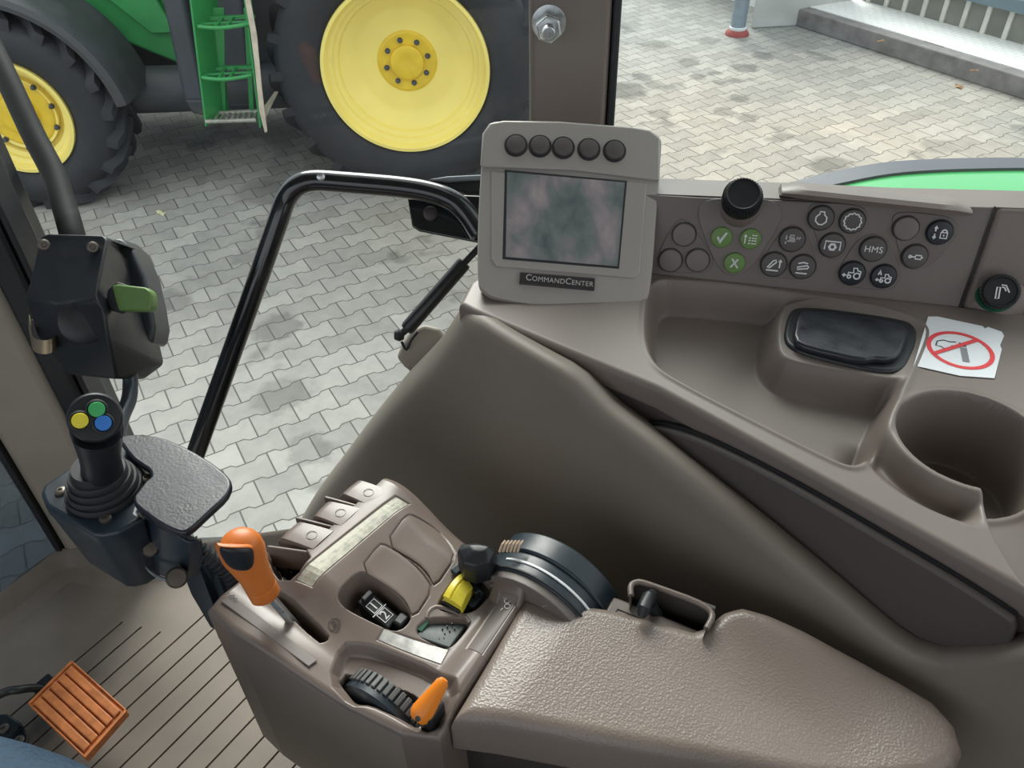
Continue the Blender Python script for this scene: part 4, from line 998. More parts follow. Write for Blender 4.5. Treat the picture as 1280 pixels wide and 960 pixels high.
cover('blank_cover', [(482,679),(509,644),(517,645),(545,662),(560,678),(569,696),(543,733),(536,718),(522,703)], PLAST, .0006, .001, arm)
cover('blank_cover', [(450,711),(474,681),(482,682),(503,694),(526,715),(540,736),(517,772),(508,752),(492,737)], PLAST, .0006, .001, arm)
o = conform('label_strip', [(371,724),(495,621),(510,630),(390,733)], LABEL, -.0006, .0012, arm, n=24, mm_=3, bevel=0); o['label'] = 'worn silvery label strip'
o = conform('wheel_label', [(473,799),(480,786),(560,812),(551,829)], SILV, -.0006, .0012, arm, bevel=0); o['label'] = 'silver blank label above the ridged wheel'
o = conform('lever_label', [(585,810),(626,741),(646,747),(602,817)], PANEL2, -.0006, .0012, arm, bevel=0)
# control paddles at the front
def paddle(quad):
    # quad: outer near, outer far, inner far, inner near
    A_,B_,C_,D_ = [P(a,c,1.946) for a,c in quad]; rings=[]
    n_ = 12
    for i in range(n_+1):
        u = i/n_; a_ = A_.lerp(D_,u); c_ = B_.lerp(C_,u)
        dz = .003 - .004*(1-u)**2 - .006*max(0,(.18-u)/.18)**2; ins = .0015*max(0,(.25-u)/.25)**2
        top = [a_.lerp(c_, v) + V((0,0,dz + .0008*math.sin(math.pi*v)-(.001 if v in (.02,.98) else 0))) for v in (.02,.05,.3,.5,.7,.95,.98)]
        bot = [a_.lerp(c_,.985)+V((0,0,dz-.0035)), a_.lerp(c_,.985)+V((0,0,dz-.020)), a_.lerp(c_,.015)+V((0,0,dz-.020)), a_.lerp(c_,.015)+V((0,0,dz-.0035))]
        rings.append(top+bot)
    b = MB(); b.loft(rings); o = b.build('control_paddle', PLAST, arm, smooth=True)
    m_ = A_.lerp(C_,.5); f = Frame(A_.lerp(B_,.5).lerp(C_.lerp(D_,.5),.70)+UP*.0035, (1,0,0), (0,1,0)); f.n = UP
    b = MB(); b.ribbon(f, [(p_[0],p_[1]*.9) for p_ in circ(0,0,.0052,18)[:-1]], .0005, .0004, True); b.build('finger_mark', PANEL2, o)
    f = Frame(A_.lerp(B_,.5).lerp(C_.lerp(D_,.5),.15)+UP*-.0012, (1,0,0), (0,1,0))
    return o
paddle([(345,671),(369,649),(419,665),(391,690)])
paddle([(388,643),(406,624),(452,637),(426,661)])
paddle([(423,615),(445,597),(486,614),(460,635)])
# ribs between the paddles
for A_,B_ in (((368,648),(428,663)),((404,622),(462,638)),((332,684),(391,692))):
    a_, c_ = P(*A_,1.942), P(*B_,1.947); b = MB(); b.prism([a_+V((0,.0005,0)), c_+V((0,.0005,0)), c_+V((0,.0035,0)), a_+V((0,.0035,0))],(0,0,-.03)); b.build('paddle_divider', PLAST, arm, bevel=.001)
b = MB(); bx = P(358,708,1.905); b.box(bx,(.028,.012,.012)); b.box(bx+V((.006,0,.008)),(.010,.011,.006)); b.build('slot_key', BLACK, arm, bevel=.002)

# gear lever
lv0, lv1, lv2 = P(372,786,1.912), PY(331,742,.214), PY(293,669,.214)
ax = (lv2-lv1).normalized()
glv = MB(); glv.tube([lv0, P(357,768,1.938), lv1+ax*.01],[.0045,.004,.0038],12)
gs = glv.build('lever_shaft', STEEL, arm, smooth=True)
fw = (EYE-lv1); fw = (fw-ax*fw.dot(ax)).normalized(); sd = ax.cross(fw)
L_ = (lv2-lv1).length; rings = []
for t, ra, rb, sh in ((-.06,.001,.001,0),(-.055,.0105,.010,0),(-.02,.0128,.012,0),(.13,.0130,.0122,0),(.135,.0126,.0118,0),(.15,.0130,.0122,0),(.35,.0134,.0126,.0003),(.55,.0158,.0140,.001),(.72,.0180,.0146,.0018),(.85,.0178,.0140,.002),(.94,.0150,.012,.001),(.99,.0105,.0085,-.001),(1.02,.0045,.004,-.002),(1.025,.0005,.0005,-.002)):
    c_ = lv1+ax*(t*L_)+fw*sh; rings.append([c_+sd*(math.cos(2*math.pi*k/32)*ra*abs(1))+fw*(math.sin(2*math.pi*k/32)*rb) for k in range(32)])
b = MB(); b.loft(rings); gk_ = b.build('lever_knob', ORAN, arm, smooth=True); gk_['label'] = 'orange lever knob with a black thumb button'
kf = Frame(lv1+ax*(L_*.62), sd, ax)
if kf.n.dot(fw) < 0: kf = Frame(kf.o, -sd, ax)
def kq(px,py): return kf.uv(kf.px(px,py,.0155))
def ksf(u, w): return .0018+.0147*math.sqrt(max(.04,1-(u/.0183)**2))+w
wpts = smoothpath([(*kq(a,c),0) for a,c in ((277,686),(297,684),(313,685),(317,693),(315,706),(307,712),(291,713),(281,704),(276,692),(277,686))],3)[:-1]
b = MB(); cc_ = sum(wpts,V((0,0,0)))/len(wpts)
b.loft([[kf.pt((cc_+(q_-cc_)*k).x,(cc_+(q_-cc_)*k).y,ksf((cc_+(q_-cc_)*k).x,w_)) for q_ in wpts] for k,w_ in ((1.14,-.003),(1.12,.0004),(1.05,.0008),(1.0,.0004))]); b.build('button_frame', ORAN, gk_, smooth=True)
b = MB(); b.loft([[kf.pt((cc_+(q_-cc_)*k).x,(cc_+(q_-cc_)*k).y,ksf((cc_+(q_-cc_)*k).x,w_)) for q_ in wpts] for k,w_ in ((1.0,-.002),(.99,.0012),(.9,.0022),(.7,.0026),(.5,.0028),(.3,.0028),(.1,.0028))]); b.build('thumb_button', BLACK, gk_, smooth=True)
# ratchet scale plate next to the slot
q_ = [HP(a,c,.0008) for a,c in ((276,752),(290,744),(397,826),(386,834))]
b = MB(); b.prism(q_, (0,0,.0012)); b.build('slot_rail', PANEL2, arm, bevel=.0006)
# engraved coil and arrow symbols
def onfr(px, py, dz=.0004): q_ = HP(px,py); q_.z += dz; e = .004; n_ = V((-(float(zh0(q_.x+e,q_.y))-float(zh0(q_.x-e,q_.y)))/(2*e), -(float(zh0(q_.x,q_.y+e))-float(zh0(q_.x,q_.y-e)))/(2*e), 1)).normalized(); return q_, n_
q_, n_ = onfr(418,781); f = Frame(q_, (1,0,0), n_.cross(V((1,0,0))))
s_ = .0052
ic(f, [circ(0,0,s_,24),[(-.6*s_,-.2*s_),(-.5*s_,.4*s_),(-.1*s_,.4*s_),(-.1*s_,-.3*s_),(.2*s_,-.4*s_),(.3*s_,.4*s_),(.6*s_,.3*s_),(.6*s_,-.3*s_)]], .0007, ENGR, arm, name='engraved_symbol')
q_, n_ = onfr(289,748,.003); f = Frame(q_, (1,0,0), n_.cross(V((1,0,0))))
ic(f, [[(-.006,-.002),(-.004,.002),(-.001,0),(.002,.003),(.004,0),(.007,.002)]], .0007, ENGR, arm, name='engraved_symbol')
q_, n_ = onfr(634,756,.0012); f = Frame(q_, (.8,.6,0), (-.6,.8,0))
ic(f, [circ(0,.003,.0024,14),circ(0,-.0025,.0024,14),[(-.003,.006),(.003,.0075)],[(-.004,-.004),(-.006,-.006)]], .0006, PRINT, arm, name='printed_symbol')
# 1 / 2 rocker
rq = [HP(a,c,-.012) for a,c in ((446,752),(462,738),(499,770),(485,786))]; RF = Frame((rq[0]+rq[1]+rq[2]+rq[3])/4, (rq[1]-rq[0])+(rq[2]-rq[3]), (rq[0]-rq[3])+(rq[1]-rq[2])); rq = [RF.pt(*RF.uv(q_)) for q_ in rq]
b = MB(); b.prism([q_-UP*.02 for q_ in rq], (0,0,.02)); rk = b.build('speed_rocker', BLACK, arm, bevel=.0015, seg=3); rk['label'] = 'black rocker marked 1 and 2'
q_ = HP(459,746,-.010); b = MB(); b.box(q_,(.005,.011,.006),(1,.0,-.1)); b.build('rocker_ridge', BLACK, rk, bevel=.001)
cc_ = RF.px(474,763,.0003); f = Frame(cc_, RF.ex, RF.ey)
fs_ = .0125
text('numeral', '1', fs_, f.at(f.pt(0,.0062)), WHITE, rk, .0001); text('numeral', '2', fs_, f.at(f.pt(0,-.0068)), WHITE, rk, .0001)
ic(f, [[(-.0085,-.0004),(.0085,-.0004)],[(-.005,.001),(-.005,.0112),(.005,.0112),(.005,.001),'c'],[(-.005,-.0018),(-.005,-.0120),(.005,-.0120),(.005,-.0018),'c']], .0008, WHITE, rk, name='marking')
q_ = HP(502,778,-.012); b = MB(); b.box(q_,(.01,.012,.012)); b.build('rocker_end', BLACK, arm, bevel=.002)
# yellow lever
yq = [HP(a,c,.008) for a,c in ((554,747),(577,717),(591,733),(577,760))]
b = MB(); y0, y1, y2, y3 = yq
rings = []
for i in range(9):
    t = i/8; a_ = y0.lerp(y1,t); c_ = y3.lerp(y2,t); dz = .006*math.sin(math.pi*(.15+.8*t))
    rings.append([a_+UP*dz, a_.lerp(c_,.33)+UP*(dz+.0012), a_.lerp(c_,.36)+UP*(dz-.0006), a_.lerp(c_,.42)+UP*(dz-.0006), a_.lerp(c_,.45)+UP*(dz+.0012), c_+UP*(dz-.002), c_+UP*(-.010), a_+UP*(-.010)])
b.loft(rings); yl = b.build('detent_lever', YELL, arm, bevel=.0008); yl['label'] = 'yellow lever tab'
b = MB(); b.prism([HP(a,c,.006) for a,c in ((577,713),(583,712),(601,738),(594,742))], (0,0,-.022)); b.prism([HP(a,c,.004) for a,c in ((551,750),(556,748),(577,761),(573,765))], (0,0,-.02)); b.build('lever_cheek', BLACK, yl, bevel=.001)
q_ = HP(590,752,-.014); b = MB(); b.box(q_,(.02,.02,.02)); b.build('lever_base', BLUEK, arm, bevel=.003)
b = MB(); b.prism([HP(a,c,.001) for a,c in ((563,716),(573,707),(583,712),(571,722))],(0,0,.005)); b.build('small_switch', BLUEK, arm, bevel=.001)
# curved rims in front of the two pockets
for pts_ in (((533,773),(536,765),(545,759),(560,762),(580,771),(587,779)),((594,716),(602,719),(611,724),(616,732))):
    l_ = smoothpath([HP(a,c,-.001) for a,c in pts_],4); b = MB(); b.tube(l_,.0022,10); b.build('pocket_rim', PLAST, arm, smooth=True)
# grey rocker with dimples
o = conform('dimpled_rocker', [(519,793),(534,774),(584,774),(562,808)], TEAL, -.0065, .006, arm, bevel=.0015, lift=lambda u,v: .004*math.cos(math.pi*u*.5))
b = MB()
for a,c in ((553,786),(559,783),(565,780),(556,792),(562,789),(568,786),(549,799),(555,798)):
    q_ = HP(a,c,-.0035); b.lathe(q_-UP*.001, UP, [(.0007,0),(.0007,.0022),(0,.0022)],8)
b.build('dimples', BLACK, o)
b = MB(); b.prism([HP(a,c,-.0028) for a,c in ((522,787),(533,776),(537,777),(527,790))],(0,0,.0008)); b.build('green_mark', SOCK, o)
# ridged wheel and orange limit lever
wc = V((-.287,.212,1.884)); 
b = MB(); b.lathe(wc+V((0,-.011,0)), (0,1,0), [(0,0),(.030,0),(.040,.002),(.043,.004),(.043,.020),(0,.020)], 72); wh = b.build('depth_wheel', BLUEK, arm, smooth=True); wh['label'] = 'ridged dark thumb wheel'
b = MB()
for i in range(44):
    t = 2*math.pi*i/44; dd = V((math.cos(t),0,math.sin(t))); b.box(wc+dd*.0435+V((0,.0045,0)),(.0030,.0115,.0042),dd,(0,1,0))
b.build('wheel_rib', mat('wheel_rib_grey',(.10,.10,.098),.5), wh, bevel=.0006)
a_, c_ = P(553,853,1.952), P(526,893,1.935); axo = (c_-a_).normalized(); fo_ = (EYE-a_); fo_ = (fo_-axo*fo_.dot(axo)).normalized(); so_ = axo.cross(fo_)
Lo = (c_-a_).length; rings = []
for t, r_ in ((-.12,.0005),(-.10,.003),(0,.0052),(.3,.0064),(.6,.0080),(.9,.0092),(1.05,.0088),(1.16,.0066),(1.2,.002)):
    rings.append([a_+axo*(t*Lo)+so_*(math.cos(2*math.pi*k/20)*r_)+fo_*(math.sin(2*math.pi*k/20)*r_*.8) for k in range(20)])
b = MB(); b.loft(rings); ol = b.build('limit_lever', ORANB, arm, smooth=True); ol['label'] = 'small bright orange lever'
q_ = PD(524,901,.60); r_ = a_+axo*(Lo*1.06)+fo_*.0068; b = MB(); b.lathe(r_, fo_, [(.0022,-.001),(.0022,.0006),(0,.0004)], 12); b.build('screw', BLACK, ol)
b = MB(); b.box(c_+V((.004,.008,-.014)),(.012,.02,.03)); b.build('lever_root', BLACK, arm, bevel=.002)

# throttle drum
DX, DZ = -.228, 1.893
def arcseg(y0_, y1_, r0, r1, a0, a1, name, m, par, n=28, **k):
    b = MB(); rings = []
    for i in range(n+1):
        t = math.radians(a0+(a1-a0)*i/n); c, s_ = math.cos(t), math.sin(t)
        rings.append([V((DX+c*r1,y0_,DZ+s_*r1)),V((DX+c*r1,y1_,DZ+s_*r1)),V((DX+c*r0,y1_,DZ+s_*r0)),V((DX+c*r0,y0_,DZ+s_*r0))])
    b.loft(rings); return b.build(name, m, par, **k)
dr = arcseg(.352,.400,.02,.0655,10,168,'throttle_quadrant',BLUEK,arm,bevel=.002); dr['label'] = 'blue-black throttle quadrant with a white line'
arcseg(.344,.3535,.02,.063,14,150,'scale_ring',PANEL,dr,bevel=.0008)
arcseg(.3625,.3645,.06,.0668,30,124,'white_line',WHITE,dr)
arcseg(.353,.3545,.06,.0670,14,168,'groove',RUBB,dr)
arcseg(.3745,.398,.05,.0685,30,140,'outer_cheek',BLUEK,dr,bevel=.002)
# tail of the quadrant
b = MB(); b.prism([HP(a,c,0)+UP*.0 for a,c in ((724,722),(745,730),(771,743),(760,766),(735,757),(700,748))], (0,0,-.03)); b.build('quadrant_tail', BLUEK, dr, bevel=.003)
# pointer knob
kc = P(597,695,1.958); ex_ = (P(625,692,1.958)-P(568,690,1.958)).normalized(); ey_ = UP.cross(ex_)
def kn_(u,v,w): return kc+ex_*u+ey_*v+UP*w
b = MB(); 
lo_ = [(-.019,.004),(-.016,.012),(-.002,.014),(.014,.010),(.018,.002),(.012,-.010),(.0,-.015),(-.012,-.012)]
b.loft([[kn_(u*1.0,v*.95,-.022) for u,v in lo_],[kn_(u,v,-.004) for u,v in lo_],[kn_(u*.93-.0005,v*.85,.003) for u,v in lo_],[kn_(u*.45+.002,v*.25+.002,.009) for u,v in lo_]])
kk_ = b.build('throttle_knob', BLACK, arm, bevel=.0018, seg=3, angle=20); kk_['label'] = 'black faceted throttle knob'
# striped end button
sc_ = P(639,683,1.962); b = MB(); e1 = (P(650,682,1.962)-P(625,682,1.962)).normalized()
for i in range(6): 
    q_ = sc_+e1*((i-2.5)*.0032); b.tube([q_+V((.001,-.006,-.001)),q_+V((0,0,.0025)),q_+V((-.001,.006,.0005))],.0012,8)
b.build('striped_grip', mat('tan_ridges',(.42,.31,.22),.5), dr, smooth=True)
# printed numbers by the drum
q_, n_ = onfr(677,745,.0); f = Frame(V((-.226,.3475,DZ+.0633)), (1,.05,0), (-.05,1,0))
q_ = P(679,744,1.944); f = Frame(q_, (.75,-.66,0), (.66,.75,0))
b = MB(); b.prism([P(a,c,1.9425) for a,c in ((655,735),(672,733),(706,749),(700,756),(664,748))],(0,0,.0006)); b.build('scale_plate', PANEL, arm)
text('scale_number', '2', .0075, f, PRINT, arm, .0001)
ic(f, [[(-.006,-.002),(-.006,.002)],[(.006,-.002),(.006,.002)],[(.011,-.004),(.011,.0)]], .0006, PRINT, arm, name='scale_tick')

# rear pocket with black toggle
def pz(a,c,z): return P(a,c,z)
zt2 = 1.945
b = MB(); top = [(771,743),(792,752),(795,729),(805,727),(893,760),(880,795),(840,788),(762,768)]
q_ = [pz(a,c,1.93) for a,c in ((765,744),(800,757),(880,790),(878,800),(820,800),(750,775))]
b.prism(q_, (0,0,-.10)); b.build('deck_block', PLAST, arm, bevel=.003)
inner_ = [pz(a,c,1.948) for a,c in ((789,748),(788,733),(793,728),(805,728),(893,761),(880,793))]
b = MB(); b.tube(smoothpath(chaikin(inner_,1,False),3),.0027,12); b.build('pocket_rim', PLAST, arm, smooth=True)
b = MB()
for i in range(len(inner_)-1): b.prism([inner_[i], inner_[i+1], inner_[i+1]+V((0,.003,0)), inner_[i]+V((0,.003,0))], (0,0,-.06))
b.prism([q_-UP*.05 for q_ in inner_]+[pz(800,790,1.9)], (0,0,-.004)); b.build('pocket_wall', bpy.data.materials['dark_lower_plastic'], arm)
tg0, tg1 = pz(812,775,1.93), pz(815,752,1.95)
b = MB(); b.tube([pz(822,768,1.925), pz(812,755,1.945)],.005,12); b.tube([pz(802,770,1.948),pz(805,760,1.954),pz(811,747,1.954),pz(816,742,1.948)],[.004,.0062,.0062,.004],14); o=b.build('toggle_switch', BLACK, arm, smooth=True); o['label']='black toggle in the rear pocket'
l_ = [pz(a,c,1.9305) for a,c in ((770,764),(772,761),(800,772),(820,779))]; b = MB(); b.tube(l_,.0006,6); b.build('deck_mark', PANEL2, arm)

# ================================================================== joystick on its bracket
jb = P(131,612,1.995)
js = thing('joystick_unit', 'black joystick with green, yellow and blue buttons on a box with a worn palm plate', 'joystick', V((jb.x,jb.y,1.85)))
top = [(50,616),(54,606),(100,575),(160,552),(190,600),(176,628),(172,640),(180,646),(150,664),(128,669),(116,668),(56,632)]
bot = [(70,672),(72,668),(110,630),(150,600),(172,640),(176,655),(188,685),(190,688),(160,712),(144,721),(138,720),(82,688)]
tp = [P(a,c,1.993) for a,c in top]; bt_ = [P(a,c,1.90) for a,c in bot]
bt_ = [q_+V((q_.x-tp[i].x,0,0))*0 for i,q_ in enumerate(bt_)]
b = MB(); cz = sum(tp,V((0,0,0)))/len(tp)
low = [cz+(q_-cz)*.80 for q_ in tp]
b.loft([[V((q_.x,q_.y,1.905)) for q_ in low],[V((q_.x,q_.y,1.975)) for q_ in [cz+(w_-cz)*.97 for w_ in tp]],[V((q_.x,q_.y,1.981)) for q_ in tp],tp]); b.build('housing', BLUEK, js, bevel=.004, seg=4, angle=25)
plate = [(148,553),(170,549),(205,553),(240,568),(272,588),(290,604),(292,614),(286,628),(262,650),(240,671),(228,674),(205,664),(172,640),(169,629),(176,620),(186,607),(192,603),(190,595),(176,586),(168,580)]
b = MB(); q_ = chaikin([P(a,c,1.998) for a,c in plate],1); b.prism(q_, (0,0,.008)); b.build('palm_plate', PALM, js, bevel=.003, seg=4, angle=40)
def screw(px,py,z,par,r=.0052,m=None):
    c = P(px,py,z); b = MB(); b.lathe(c, UP, [(r,-.001),(r,.0012),(r*.7,.0022),(r*.35,.0022),(r*.3,.001),(0,.001)], 20); return b.build('screw', m or mat_screw, par, smooth=True)
mat_screw = mat('dull_screw', (.16,.14,.12), .4, metal=.7)
for a,c in ((76,614),(132,648),(183,598)): screw(a,c,1.994,js)
# bellows boot
gt = PD(119,522,.655); ja = (gt-jb).normalized()
print('grip length', (gt-jb).length, gt)
b = MB(); r0 = (P(176,612,1.995)-P(86,612,1.995)).length/2
prof = []
h = 0
for k,(r_) in enumerate((1.0,.93,.84,.75)):
    prof += [(r0*r_,h),(r0*r_*1.0,h+.003),(r0*(r_-.03),h+.0055),(r0*(r_-.09),h+.0055)]; h += .0065
prof += [(r0*.62,h),(r0*.58,h+.006)]
b.lathe(jb, UP*.8+ja*.2, prof, 40); b.build('boot', RUBB, js, smooth=True)
# grip
GL = (gt-jb).length; g1 = MB(); fwg = (EYE-gt); fwg = (fwg-ja*fwg.dot(ja)).normalized(); sdg = ja.cross(fwg)
rg = .0335*.655*.93
rings = []
tn = (ja*.80+fwg*.6).normalized()   # the top face leans towards the seat
for t, k in ((.25,.86),(.40,.80),(.55,.83),(.7,.91),(.82,.98)):
    rings.append([jb+ja*(t*GL)+sdg*(math.cos(2*math.pi*i/36)*rg*k)+fwg*(math.sin(2*math.pi*i/36)*rg*k*.95) for i in range(36)])
e1 = sdg; e2 = tn.cross(e1).normalized(); 
if e2.dot(fwg) < 0: e2 = -e2
for k, w_ in ((1.0,-.012),(1.03,-.004),(1.0,.0),(.93,.0022),(.6,.0030),(.05,.0032)):
    rings.append([gt+tn*w_+e1*(math.cos(2*math.pi*i/36)*rg*k)+e2*(math.sin(2*math.pi*i/36)*rg*k*1.0) for i in range(36)])
g1.loft(rings); gr = g1.build('grip', BLACK, js, smooth=True)
gf = Frame(gt+tn*.003, CR-tn*CR.dot(tn), tn.cross(CR))
gsg = gf.n.dot(tn)
for a,c,m_,lb in ((121,512,mat('green_cap',(.06,.42,.13),.4),'green button'),(100,526,mat('yellow_cap',(.78,.66,.05),.4),'yellow button'),(129,529,mat('blue_cap',(.04,.20,.62),.4),'blue button')):
    q_ = gf.px(a,c); b = MB(); b.lathe(q_, tn, [(.0086,-.003),(.0086,.002),(.0072,.003),(.0066,.0015)], 28, cap=False); sr = b.build('button_collar', RUBB, gr, smooth=True)
    b = MB(); b.lathe(q_, tn, [(.0064,-.002),(.0064,.0028),(.0058,.0038),(.004,.0041),(0,.0042)], 28); o = b.build('button', m_, gr, smooth=True); o['label'] = lb
# support bracket: folded plate and arms
def plate3(pxs, z0, vec, name, m, par, **k):
    b = MB(); b.prism([P(a,c,z) for a,c,z in pxs], vec); return b.build(name, m, par, **k)
br_ = [(178,646,1.985),(236,678,1.985),(238,700,1.955),(234,722,1.93),(212,726,1.915),(192,716,1.915),(178,690,1.93)]
plate3(br_, 0, V((.006,.010,-.004)), 'bracket_plate', BLUEK, js, bevel=.003)
plate3([(232,690,1.955),(246,694,1.955),(268,738,1.90),(282,790,1.86),(262,786,1.86),(238,742,1.90),(226,716,1.93)], 0, V((.004,.012,-.004)), 'support_arm', BLUEK, js, bevel=.003)
plate3([(262,770,1.87),(278,770,1.87),(290,792,1.85),(286,806,1.85),(272,800,1.85)], 0, V((.0,.012,-.010)), 'arm_foot', BLUEK, js, bevel=.003)
for a,c,z,r_ in ((188,686,1.95,.0075),(221,722,1.945,.0095),(248,704,1.93,.008)):
    q_ = P(a,c,z); n_ = (EYE-q_).normalized(); b = MB(); b.lathe(q_, n_, [(r_,-.01),(r_,.002),(r_*.8,.006),(0,.0065)], 8 if r_>.0115 else 20); b.build('bolt_head', mat_screw, js, smooth=True)
l_ = smoothpath([P(a,c,z) for a,c,z in ((180,705,1.93),(190,716,1.93),(205,724,1.93),(225,724,1.935))],5); b = MB(); b.tube(l_,.0016,8); b.build('wire_clip', STEEL, js, smooth=True)
# corrugated hose
l_ = [P(a,c,z) for a,c,z in ((236,678,1.96),(255,692,1.95),(275,706,1.935),(290,722,1.92),(300,745,1.90))]; l_ = smoothpath(l_,14)
b = MB(); b.tube(l_, [.0062 if i%4<2 else .0085 for i in range(len(l_))], 14); b.build('hose', RUBB, js)

# ================================================================== black control box on the front pillar
cb0 = PD(115,385,.95)
cbx = thing('control_box', 'black angular control box with a green lever mounted on the front pillar', 'control box', cb0)
def cbp(px,py,t): return PD(px,py,t)
V_ = {'a':(50,296,.93),'b':(58,292,.925),'c':(128,294,.915),'d':(136,300,.915),'e':(120,372,.885),'f':(126,384,.885),'g':(133,398,.89),'h':(136,425,.90),'i':(146,474,.93),'j':(188,457,.99),'k':(190,450,.99),'l':(165,350,1.0),'m':(147,306,.975),
 'n':(36,356,.93),'o':(31,372,.93),'p':(46,420,.95),'q':(84,468,.95),'r':(72,380,.895)}
order = list(V_); vs = [cbp(*V_[k]) for k in order]; ix = {k:i for i,k in enumerate(order)}
faces = [('b','c','d','e','r','n','a'),('n','r','o'),('r','e','f','g','h','q','p','o'),('h','i','q'),('d','m','l','e'),('e','l','f'),('f','l','g'),('g','l','k','h'),('h','k','j','i')]
fs = [tuple(ix[c] for c in f) for f in faces]
rimk = ['a','b','c','d','m','l','k','j','i','q','p','o','n']
nb = len(vs); bk = CF*.07
for k in rimk: vs.append(cbp(*V_[k])+bk*(.5 if k in 'mlkj' else 1))
rn = len(rimk)
for i,k in enumerate(rimk): k2 = rimk[(i+1)%rn]; fs.append((ix[k],ix[k2],nb+(i+1)%rn,nb+i))
fs.append(tuple(nb+i for i in range(rn)))
b = MB(); b.add(vs,fs); b.build('shell', BLACK, cbx, bevel=.006, seg=4, angle=12)
# rounded rear cover behind
rc = [(138,298,1.0),(150,297,1.0),(166,312,1.0),(180,345,1.0),(188,380,1.0),(193,410,1.0),(190,426,1.0),(184,434,1.0),(176,420,1.0),(150,350,1.0)]
b = MB(); b.prism([PD(*q_) for q_ in rc], CF*.05); b.build('rear_cover', mat('grey_black_plastic',(.035,.042,.048),.4,bump=.2,bscale=900), cbx, bevel=.006, seg=4)
for a,c in ((55,306),(116,309)):
    q_ = PD(a,c,.908); n_ = -ray(a,c).normalized(); b = MB(); b.lathe(q_, n_, [(.0066,-.004),(.0062,.002),(.005,.003),(.0032,.003),(.0026,.0),(0,.0)], 20); b.build('screw', mat_screw, cbx, smooth=True)
b = MB(); b.prism([PD(a,c,.905) for a,c in ((134,362),(146,352),(158,356),(152,392),(138,388),(132,376))], CF*.01); b.build('lever_slot', RUBB, cbx, bevel=.002)
b = MB(); b.prism([PD(a,c,t) for a,c,t in ((139,357,.90),(146,355,.90),(180,359,.885),(187,363,.884),(190,371,.884),(190,383,.886),(186,389,.888),(150,389,.905),(147,388,.905))], CF*.016); o=b.build('lever', LGREEN, cbx, bevel=.0045, seg=4); o['label']='green lever'
b = MB(); b.lathe(PD(104,402,.893), -ray(104,402).normalized(), [(.026,-.02),(.025,-.004),(.022,-.002),(.010,-.001),(0,-.001)], 40); b.build('round_boss', BLACK, cbx, smooth=True)
# brass clip holding it to the pillar
l_ = smoothpath([PD(a,c,t) for a,c,t in ((36,402,.96),(38,415,.94),(42,430,.93),(56,434,.925),(68,430,.93),(70,420,.95))],4)
b = MB(); b.loft([[q_-CU*.008+CF*0, q_+CU*.008, q_+CU*.008+CF*.002, q_-CU*.008+CF*.002] for q_ in l_]); b.build('retaining_clip', BRASS, cbx, smooth=True)
b = MB(); b.prism([PD(a,c,.97) for a,c in ((30,402),(40,398),(80,430),(90,465),(60,440),(34,420))], CF*.02); b.build('mounting_plate', BLACK, cbx, bevel=.003)
# bent tube under the box down to the joystick bracket
l_ = smoothpath([PD(a,c,t) for a,c,t in ((162,455,.97),(163,480,.97),(161,500,.96),(152,522,.94),(147,545,.92),(146,570,.90),(150,620,.88))],6)
b = MB(); b.tube(l_,.0088,16); tb = thing('mounting_tube', 'dark bent tube running from the black control box down behind the joystick', 'tube', l_[-1]); b.build('tube', mat('grey_tube',(.05,.06,.07),.3,metal=.4), tb, smooth=True)
# mirror-arm style tube on the left
l_ = smoothpath([PD(a,c,t) for a,c,t in ((-60,-40,1.25),(0,80,1.2),(40,165,1.17),(66,215,1.15),(78,250,1.13),(92,300,1.1),(96,330,1.1))],6)
tb = thing('support_tube', 'black slanting tube in front of the yellow wheel at the left edge', 'tube', l_[-1]); b = MB(); b.tube(l_,.0165,18); b.build('tube', mat('matt_black_tube',(.009,.012,.011),.6,spec=.15), tb, smooth=True)

# ================================================================== grab bar of the side window
hb = [(205,686,1.30),(243,572,1.16),(290,440,1.08),(322,350,1.04),(348,275,1.02),(358,248,1.015),(372,232,1.01),(392,226,1.01),(430,228,1.01),(500,234,1.01),(540,241,1.01),(567,252,1.01),(584,268,1.01),(600,292,1.01)]
l_ = smoothpath([PD(*q_) for q_ in hb],5)
hd = thing('grab_bar', 'glossy black bent grab bar across the side window', 'grab bar', l_[0]); b = MB(); b.tube(l_,.0135,24); b.build('bar', BLACKG, hd, smooth=True)
q_ = PD(401,221,.995); b = MB(); b.lathe(q_-ray(401,221).normalized()*-.002, (-ray(401,221)).normalized(), [(.005,-.004),(.005,.002),(.003,.003),(0,.003)],16); b.build('rivet', STEEL, hd, smooth=True)
# bracket plate and frame rail it bolts to
bp_ = [PD(a,c,1.04) for a,c in ((509,246),(560,243),(640,246),(640,312),(596,303),(524,289),(515,283))]
pk_ = thing('window_bracket', 'flat black bracket plate with a screw behind the grab bar', 'bracket', PD(560,300,1.04)); b = MB(); b.prism(bp_, CF*.006); b.build('plate', BLACKG, pk_, bevel=.002)
q_ = PD(538,267,1.036); b = MB(); b.lathe(q_, -ray(538,267).normalized(), [(.0095,-.003),(.009,.003),(.006,.004),(0,.0035)],20); b.build('screw', mat('dark_screw',(.05,.04,.04),.4,metal=.5), pk_, smooth=True)
b = MB(); b.prism([PD(a,c,1.09) for a,c in ((528,226),(560,221),(640,217),(640,243),(585,243))], CF*.03); setp(b.build('trim_10', RUBB, bevel=.004), kind='structure')
b = MB(); b.prism([PD(a,c,1.085) for a,c in ((535,224),(560,220),(640,216),(640,222),(560,227))], CF*.01); setp(b.build('trim_11', mat('grey_seal',(.20,.23,.25),.5), bevel=.002), kind='structure')
